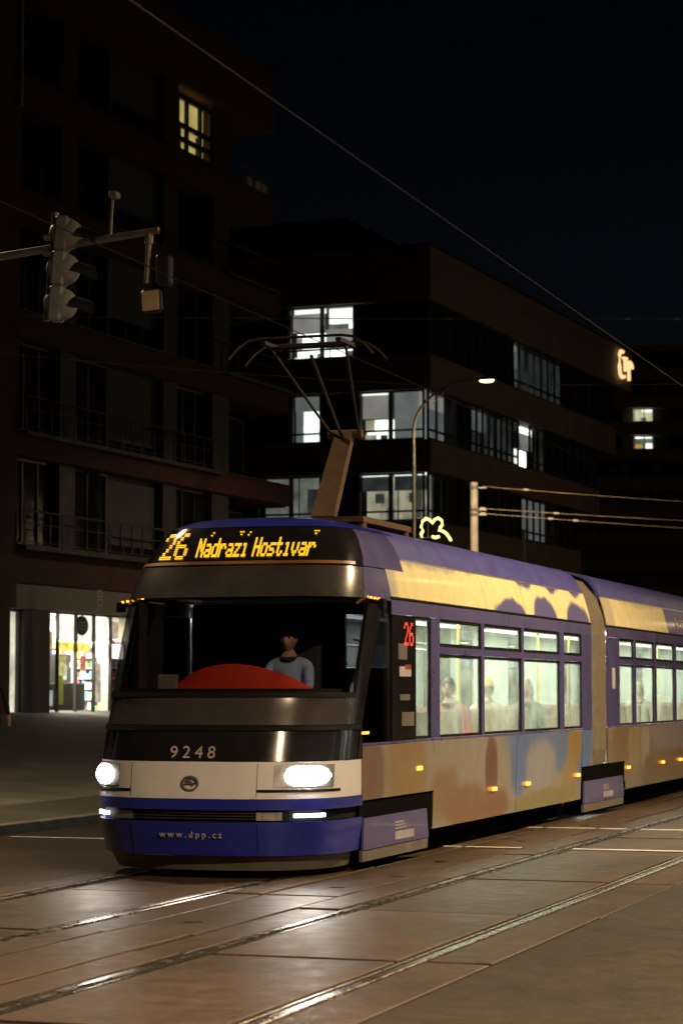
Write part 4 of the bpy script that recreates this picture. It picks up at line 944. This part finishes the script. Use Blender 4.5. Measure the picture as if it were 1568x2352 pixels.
panel_thing('shop_poster', 'blue-white poster low in the narrow shop window by the pillar', 'poster', -4.72, -4.3, 1.95, 2.6, .205, emit('lit_poster_cool', (.75, .80, 1.0), 2.0))
panel_thing('shop_banner', 'added glowing panel standing in for the lit interior in the narrow shop window', 'banner', -4.72, -3.92, 1.12, 4.0, .24, emit('added_glow_panel', (1.0, .86, .70), 1.1, .35, 2.0))  # glowing sheet added to brighten the narrow bay, not a real banner
for i, (x0, x1, z0, z1, c, lab) in enumerate(((-2.2, -1.75, 2.9, 3.5, (1, .6, .35), 'orange poster high in the first pane of the shop'), (-2.2, -1.7, 1.3, 1.75, (.6, .6, .65), 'grey notice low in the first pane of the shop'), (-1.3, -.9, 2.2, 2.8, (1, .8, .3), 'yellow poster in the second pane of the shop'), (.0, .35, 2.35, 2.8, (1, .3, .2), 'small red poster in the third pane of the shop'), (.95, 1.35, 1.4, 2.6, (1, .75, .6), 'tall pink poster in the fourth pane of the shop'), (2.0, 2.5, 3.35, 3.9, (1, .7, .55), 'salmon poster high in the last pane of the shop'))):
    panel_thing('shop_poster', lab, 'poster', x0, x1, z0, z1, .215, emit('poster_%d' % i, c, .75, .5, 6.0))
ck = shop_thing('checkout_stand', 'dark checkout stand with bright screens in the middle of the shop', 'stand', .6, .9, 1.03)
box('counter', M['darkwall'], ck, -1.3, 1.0, 0, .5, 0, .95, .02); box('rear_panel', M['frame'], ck, -1.4, 1.2, .6, .64, .9, 1.85)
for (a, b, c, d) in ((-.5, -.25, 1.05, 1.5), (-.05, .6, 1.42, 1.58), (.18, .42, .98, 1.40), (.85, 1.0, 1.1, 1.55)): box('screen', emit('screen_white', (.85, .90, 1.0), 1.3), ck, a, b, -.03, -.01, c, d)
box('price_board', mat('green_yellow_board', (.45, .50, .06), .6), ck, -.75, -.45, -.03, -.01, .3, 1.75)
box('blue_screen', emit('blue_screen', (.05, .25, 1.0), .8), ck, -1.4, -1.15, -.03, -.01, 1.75, 1.95)

# ---------------------------------------------------------------- office block
OB = (3.73, 96.0)
of = empty('office_building', (*OB, 0), BLD_RZ, 'brown-banded office block with ribbon windows, some lit, behind the street lamp', 'building')
def ofb(nm, m, x0, x1, y0, y1, z0, z1, bev=0, par=None): return box(nm, M[m], par or of, x0, x1, y0, y1, z0, z1, bev)
bz = [(18.23, 20.5, 33.6), (14.43, 15.9, 29.9), (10.93, 12.28, 26.6), (7.45, 8.85, 22.8), (3.9, 5.35, 22.8)]
for (z0, z1, e) in bz: ofb('band', 'brown', 0, e, 0, 22, z0, z1, .04)
for i in range(4):
    z0, z1 = bz[i+1][1], bz[i][0]; e = bz[i+1][2]
    ofb('core', 'darkwall', 1.6, e-1.5, 1.6, 20.5, z0, z1)
ofb('core', 'darkwall', .6, 20, .6, 21, .3, 3.9)
ofb('coping', 'frame', -.05, 33.65, -.05, 22, 20.503, 20.58)
ofb('plant_room', 'darkwall', 3.0, 22, 5.0, 18, 20.6, 22.6)
MB().tube([(4, 2, 20.5), (4, 2, 22.2)], .03, 6).build('aerial', M['metal'], of)
rows_o = [(15.92, 18.21), (12.30, 14.41), (8.87, 10.91)]
def lits(x0, x1, cells):
    return [(x0+.03, x1-.03, b0, b1, mk, nm, d) for (b0, b1, mk, nm, d) in cells]
# side face (towards the camera), y positions; windows listed left to right in the picture from large y to small y
def oside(y0, y1, r, cells=None, tr=.42, extra=()):
    z0, z1 = rows_o[r]
    lit = lits(y0, y1, cells) if cells else None
    if lit: lit += list(extra)
    return facade_window(of, y0, y1, z0, z1, (), (z0+tr,), 0, 1, lit, .08, .10, dx=.18)
def ofront(x0, x1, r, n=3, cells=None, tr=.42):
    z0, z1 = rows_o[r]; cols = [x0+(x1-x0)*k/n for k in range(1, n)]
    return facade_window(of, x0, x1, z0, z1, cols, (z0+tr,), .18, 0, lits(x0, x1, cells) if cells else None, .08, .10)
oside(5.0, 6.52, 0, [(17.98, 18.2, 'lit_strip', 'ceiling_lamp', .55), (17.18, 17.98, 'lit_blind', 'blind', .40), (15.95, 17.2, 'lit_white', 'room', .9), (15.95, 16.12, 'lit_cool', 'sill_clutter', .6)], extra=[(5.1, 5.35, 16.4, 17.15, 'lit_cool', 'cabinet', .7), (6.2, 6.45, 16.4, 17.0, 'lit_blind', 'cabinet', .7), (5.6, 5.75, 15.95, 16.2, 'lit_dim', 'clutter', .5), (5.3, 5.42, 15.95, 16.25, 'lit_dim', 'clutter', .5)])
oside(3.5, 4.98, 0, [(17.55, 18.2, 'lit_strip', 'ceiling_lamp', .75), (16.35, 17.25, 'lit_blind', 'blind', .40), (15.95, 17.6, 'lit_white', 'room', .9)], extra=[(3.5, 4.1, 15.95, 16.3, 'lit_dim', 'clutter', .5), (4.0, 4.9, 17.25, 17.5, 'lit_dim', 'roof_truss', .6)])
for y0, y1 in ((.3, 1.8), (1.82, 3.48), (6.54, 8.1), (8.12, 9.7), (9.72, 11.3)): oside(y0, y1, 0)
oside(5.03, 6.41, 1, [(13.78, 14.4, 'dim_blind', 'blind', .40), (12.32, 13.8, 'lit_cool', 'room', .9)], extra=[(6.05, 6.38, 12.32, 13.8, 'dim_blind', 'curtain', .5), (5.2, 5.9, 13.0, 13.7, 'lit_white', 'whiteboard', .7)])
oside(3.32, 5.01, 1)
oside(1.88, 3.30, 1, [(14.3, 14.42, 'lit_strip', 'ceiling_lamp', .36), (13.3, 14.3, 'lit_blind', 'blind', .40), (12.32, 13.3, 'lit_white', 'room', .9)], extra=[(2.85, 3.25, 12.75, 13.28, 'lit_tan', 'cabinet', .7), (2.2, 2.5, 12.32, 12.6, 'faint', 'clutter', .5), (2.7, 3.2, 12.32, 12.62, 'lit_tan', 'clutter', .5)])
oside(.36, 1.86, 1, [(14.3, 14.42, 'dim_blind', 'rail', .36), (12.32, 14.3, 'dim_blind', 'blind', .40)])
for y0, y1 in ((6.43, 8.0), (8.02, 9.6), (9.62, 11.2)): oside(y0, y1, 1)
oside(5.03, 6.41, 2, [(8.9, 10.9, 'lit_dim', 'room', .9)], extra=[(5.2, 5.9, 9.4, 10.4, 'faint', 'cabinet', .6)])
oside(3.32, 5.01, 2)
for y0, y1 in ((1.88, 3.30), (.36, 1.86)):
    oside(y0, y1, 2, [(10.82, 10.91, 'lit_strip', 'ceiling_lamp', .36), (10.2, 10.8, 'faint', 'blind', .40), (8.9, 10.85, 'lit_tan', 'room', .9)], extra=[(y0+.5, y0+.9, 9.7, 10.1, 'faint', 'cabinet', .6), (y0+.05, y0+.4, 8.9, 9.5, 'lit_dim', 'cabinet', .6)])
for y0, y1 in ((6.43, 8.0), (8.02, 9.6), (9.62, 11.2)): oside(y0, y1, 2, [(8.9, 10.9, 'lit_dim', 'room', .9)] if y0 < 7 else None)
# street face
ofront(.25, 3.6, 0, 3); ofront(3.8, 7.9, 0, 4); ofront(8.1, 12.0, 0, 4)
ofront(12.17, 14.22, 0, 2, [(17.9, 18.2, 'lit_blind', 'ceiling_lamp', .5), (17.1, 17.9, 'dim_blind', 'blind', .45), (15.95, 18.0, 'lit_cool', 'room', .9)])
ofront(14.4, 20.2, 0, 5, [(15.95, 18.2, 'faint', 'room', .6)]); ofront(20.4, 22.2, 0, 2, [(15.95, 18.2, 'faint', 'room', .6)]); ofront(22.4, 29.6, 0, 6)
ofront(.25, 3.6, 1, 3, [(13.75, 14.4, 'lit_blind', 'blind', .40), (12.32, 13.75, 'dim_blind', 'blind', .42)])
ofront(3.8, 5.7, 1, 2); ofront(5.86, 9.4, 1, 4, [(13.5, 14.4, 'dim_blind', 'blind', .5), (12.32, 13.5, 'faint', 'room', .8)]); ofront(9.5, 12.96, 1, 4, [(12.32, 14.4, 'faint', 'room', .6)])
ofront(14.74, 16.65, 1, 2, [(14.1, 14.4, 'lit_white', 'ceiling_lamp', .5), (13.35, 14.1, 'lit_dim', 'blind', .5), (12.32, 13.35, 'lit_white', 'room', .8)])
ofront(16.8, 26.4, 1, 7)
ofront(.25, 2.85, 2, 3, [(8.9, 10.9, 'faint', 'room', .6)]); ofront(3.0, 13.0, 2, 8)
ofront(13.26, 18.5, 2, 5, [(8.9, 10.9, 'dim_blind', 'blind', .45)]); ofront(18.7, 22.6, 2, 3)
# backlit letters at the end of the parapet
sg = empty('roof_sign', BW(OB, 29.9, -.18, 18.55), BLD_RZ, 'warm glowing letters fixed to the far end of the office parapet', 'sign')
def sgn_(nm, pts, r=.15): MB().tube([(x, 0, z) for x, z in pts], r, 8).build(nm, M['sign'], sg)
sgn_('letter_c', [(.95, 1.62), (.5, 1.62), (.25, 1.4), (.2, .75), (.3, .35), (.7, .2), (1.2, .3)], .10)
sgn_('letter_t', [(1.0, 1.30), (1.75, 1.36)], .085); sgn_('letter_t', [(1.38, 1.28), (1.42, .62)], .095)
sgn_('letter_r', [(2.15, 1.30), (2.2, .2)], .095); sgn_('letter_r', [(2.2, 1.1), (2.5, 1.26), (2.85, 1.15), (2.95, .95)], .09)
# ---------------------------------------------------------------- shops on the camera's side of the street (what the tram glass mirrors)
op = empty('shop_building', (*ST(70, -17).xy, 0), math.atan2(-ca, -sa), 'low shop building with lit windows on the near side of the street', 'building')
box('wall', M['brown'], op, 0, 95, .35, 8, 4.1, 9.5); box('plinth', M['darkwall'], op, 0, 95, .05, .6, -.6, .5); box('back_wall', M['darkwall'], op, 0, 95, 3.0, 8, .5, 4.1)
box('coping', M['darkwall'], op, -.1, 95.1, .2, 8.1, 9.503, 9.7)
for k in range(15):
    x = .6+k*6.3; mk = ('lit_white', 'lit_tan', 'lit_cool', 'lit_farwarm', 'faint')[k % 5]
    box('pier', M['brown'], op, x-.55, x-.05, .1, 1.0, .5, 4.1)
    facade_window(op, x, x+5.7, .52, 4.08, (x+1.9, x+3.8), (3.2,), .2, 0, [(x+.1, x+5.6, .55, 4.0, mk, 'room', 1.4), (x+.6, x+2.2, .55, 2.2, 'frame', 'display', .9), (x+3.2, x+4.6, .55, 1.7, 'frame', 'display', .9)], .09)
    facade_window(op, x+1, x+4.6, 5.6, 7.8, (x+2.2, x+3.4), (), .32, 0, None, .08, .1)
# ---------------------------------------------------------------- far block behind on the right
fb = empty('tower_block', (14.0, 160, 0), R(0), 'dark far block with two small lit windows at the right edge', 'building')
fm_ = M['darkwall']
for k in range(13):
    z = .4+k*1.92; box('floor_band', M['brown'], fb, -1, 26, 0, 14, z, z+.9)
box('core', M['darkwall'], fb, -.8, 25.8, 1.4, 13.8, 0, 25.8)
box('parapet', M['brown'], fb, -1, 26, 0, 14, 25.4, 25.9)
for k in range(6, 13):
    z = .4+k*1.92+.92
    for x in (0.2, 2.2, 4.2, 6.4, 8.6, 10.8, 13.0):
        lit = None
        if x == 6.4 and k == 10: lit = 1
        if x == 6.4 and k == 9: lit = 2
        zz0, zz1 = z, z+.95
        fl = []
        if lit == 1: fl = [(x+.05, x+1.35, zz0+.1, zz1, 'lit_farwarm', 'room', .6), (x+.6, x+1.3, zz1-.22, zz1-.05, 'lit_strip', 'ceiling_lamp', .4), (x+.5, x+.9, zz0, zz0+.35, 'lit_dim', 'cabinet', .4)]
        if lit == 2: fl = [(x+.05, x+1.35, zz0, zz1, 'lit_dim', 'room', .6), (x+.1, x+.6, zz0+.05, zz0+.4, 'lit_orange', 'cabinet', .4), (x+.85, x+1.3, zz0+.05, zz0+.45, 'lit_white', 'cabinet', .4), (x+.05, x+1.3, zz1-.15, zz1-.05, 'lit_white', 'ceiling_lamp', .4)]
        facade_window(fb, x, x+1.4, zz0, zz1, (x+.7,), (), .1, 0, fl or None, .06, .08)
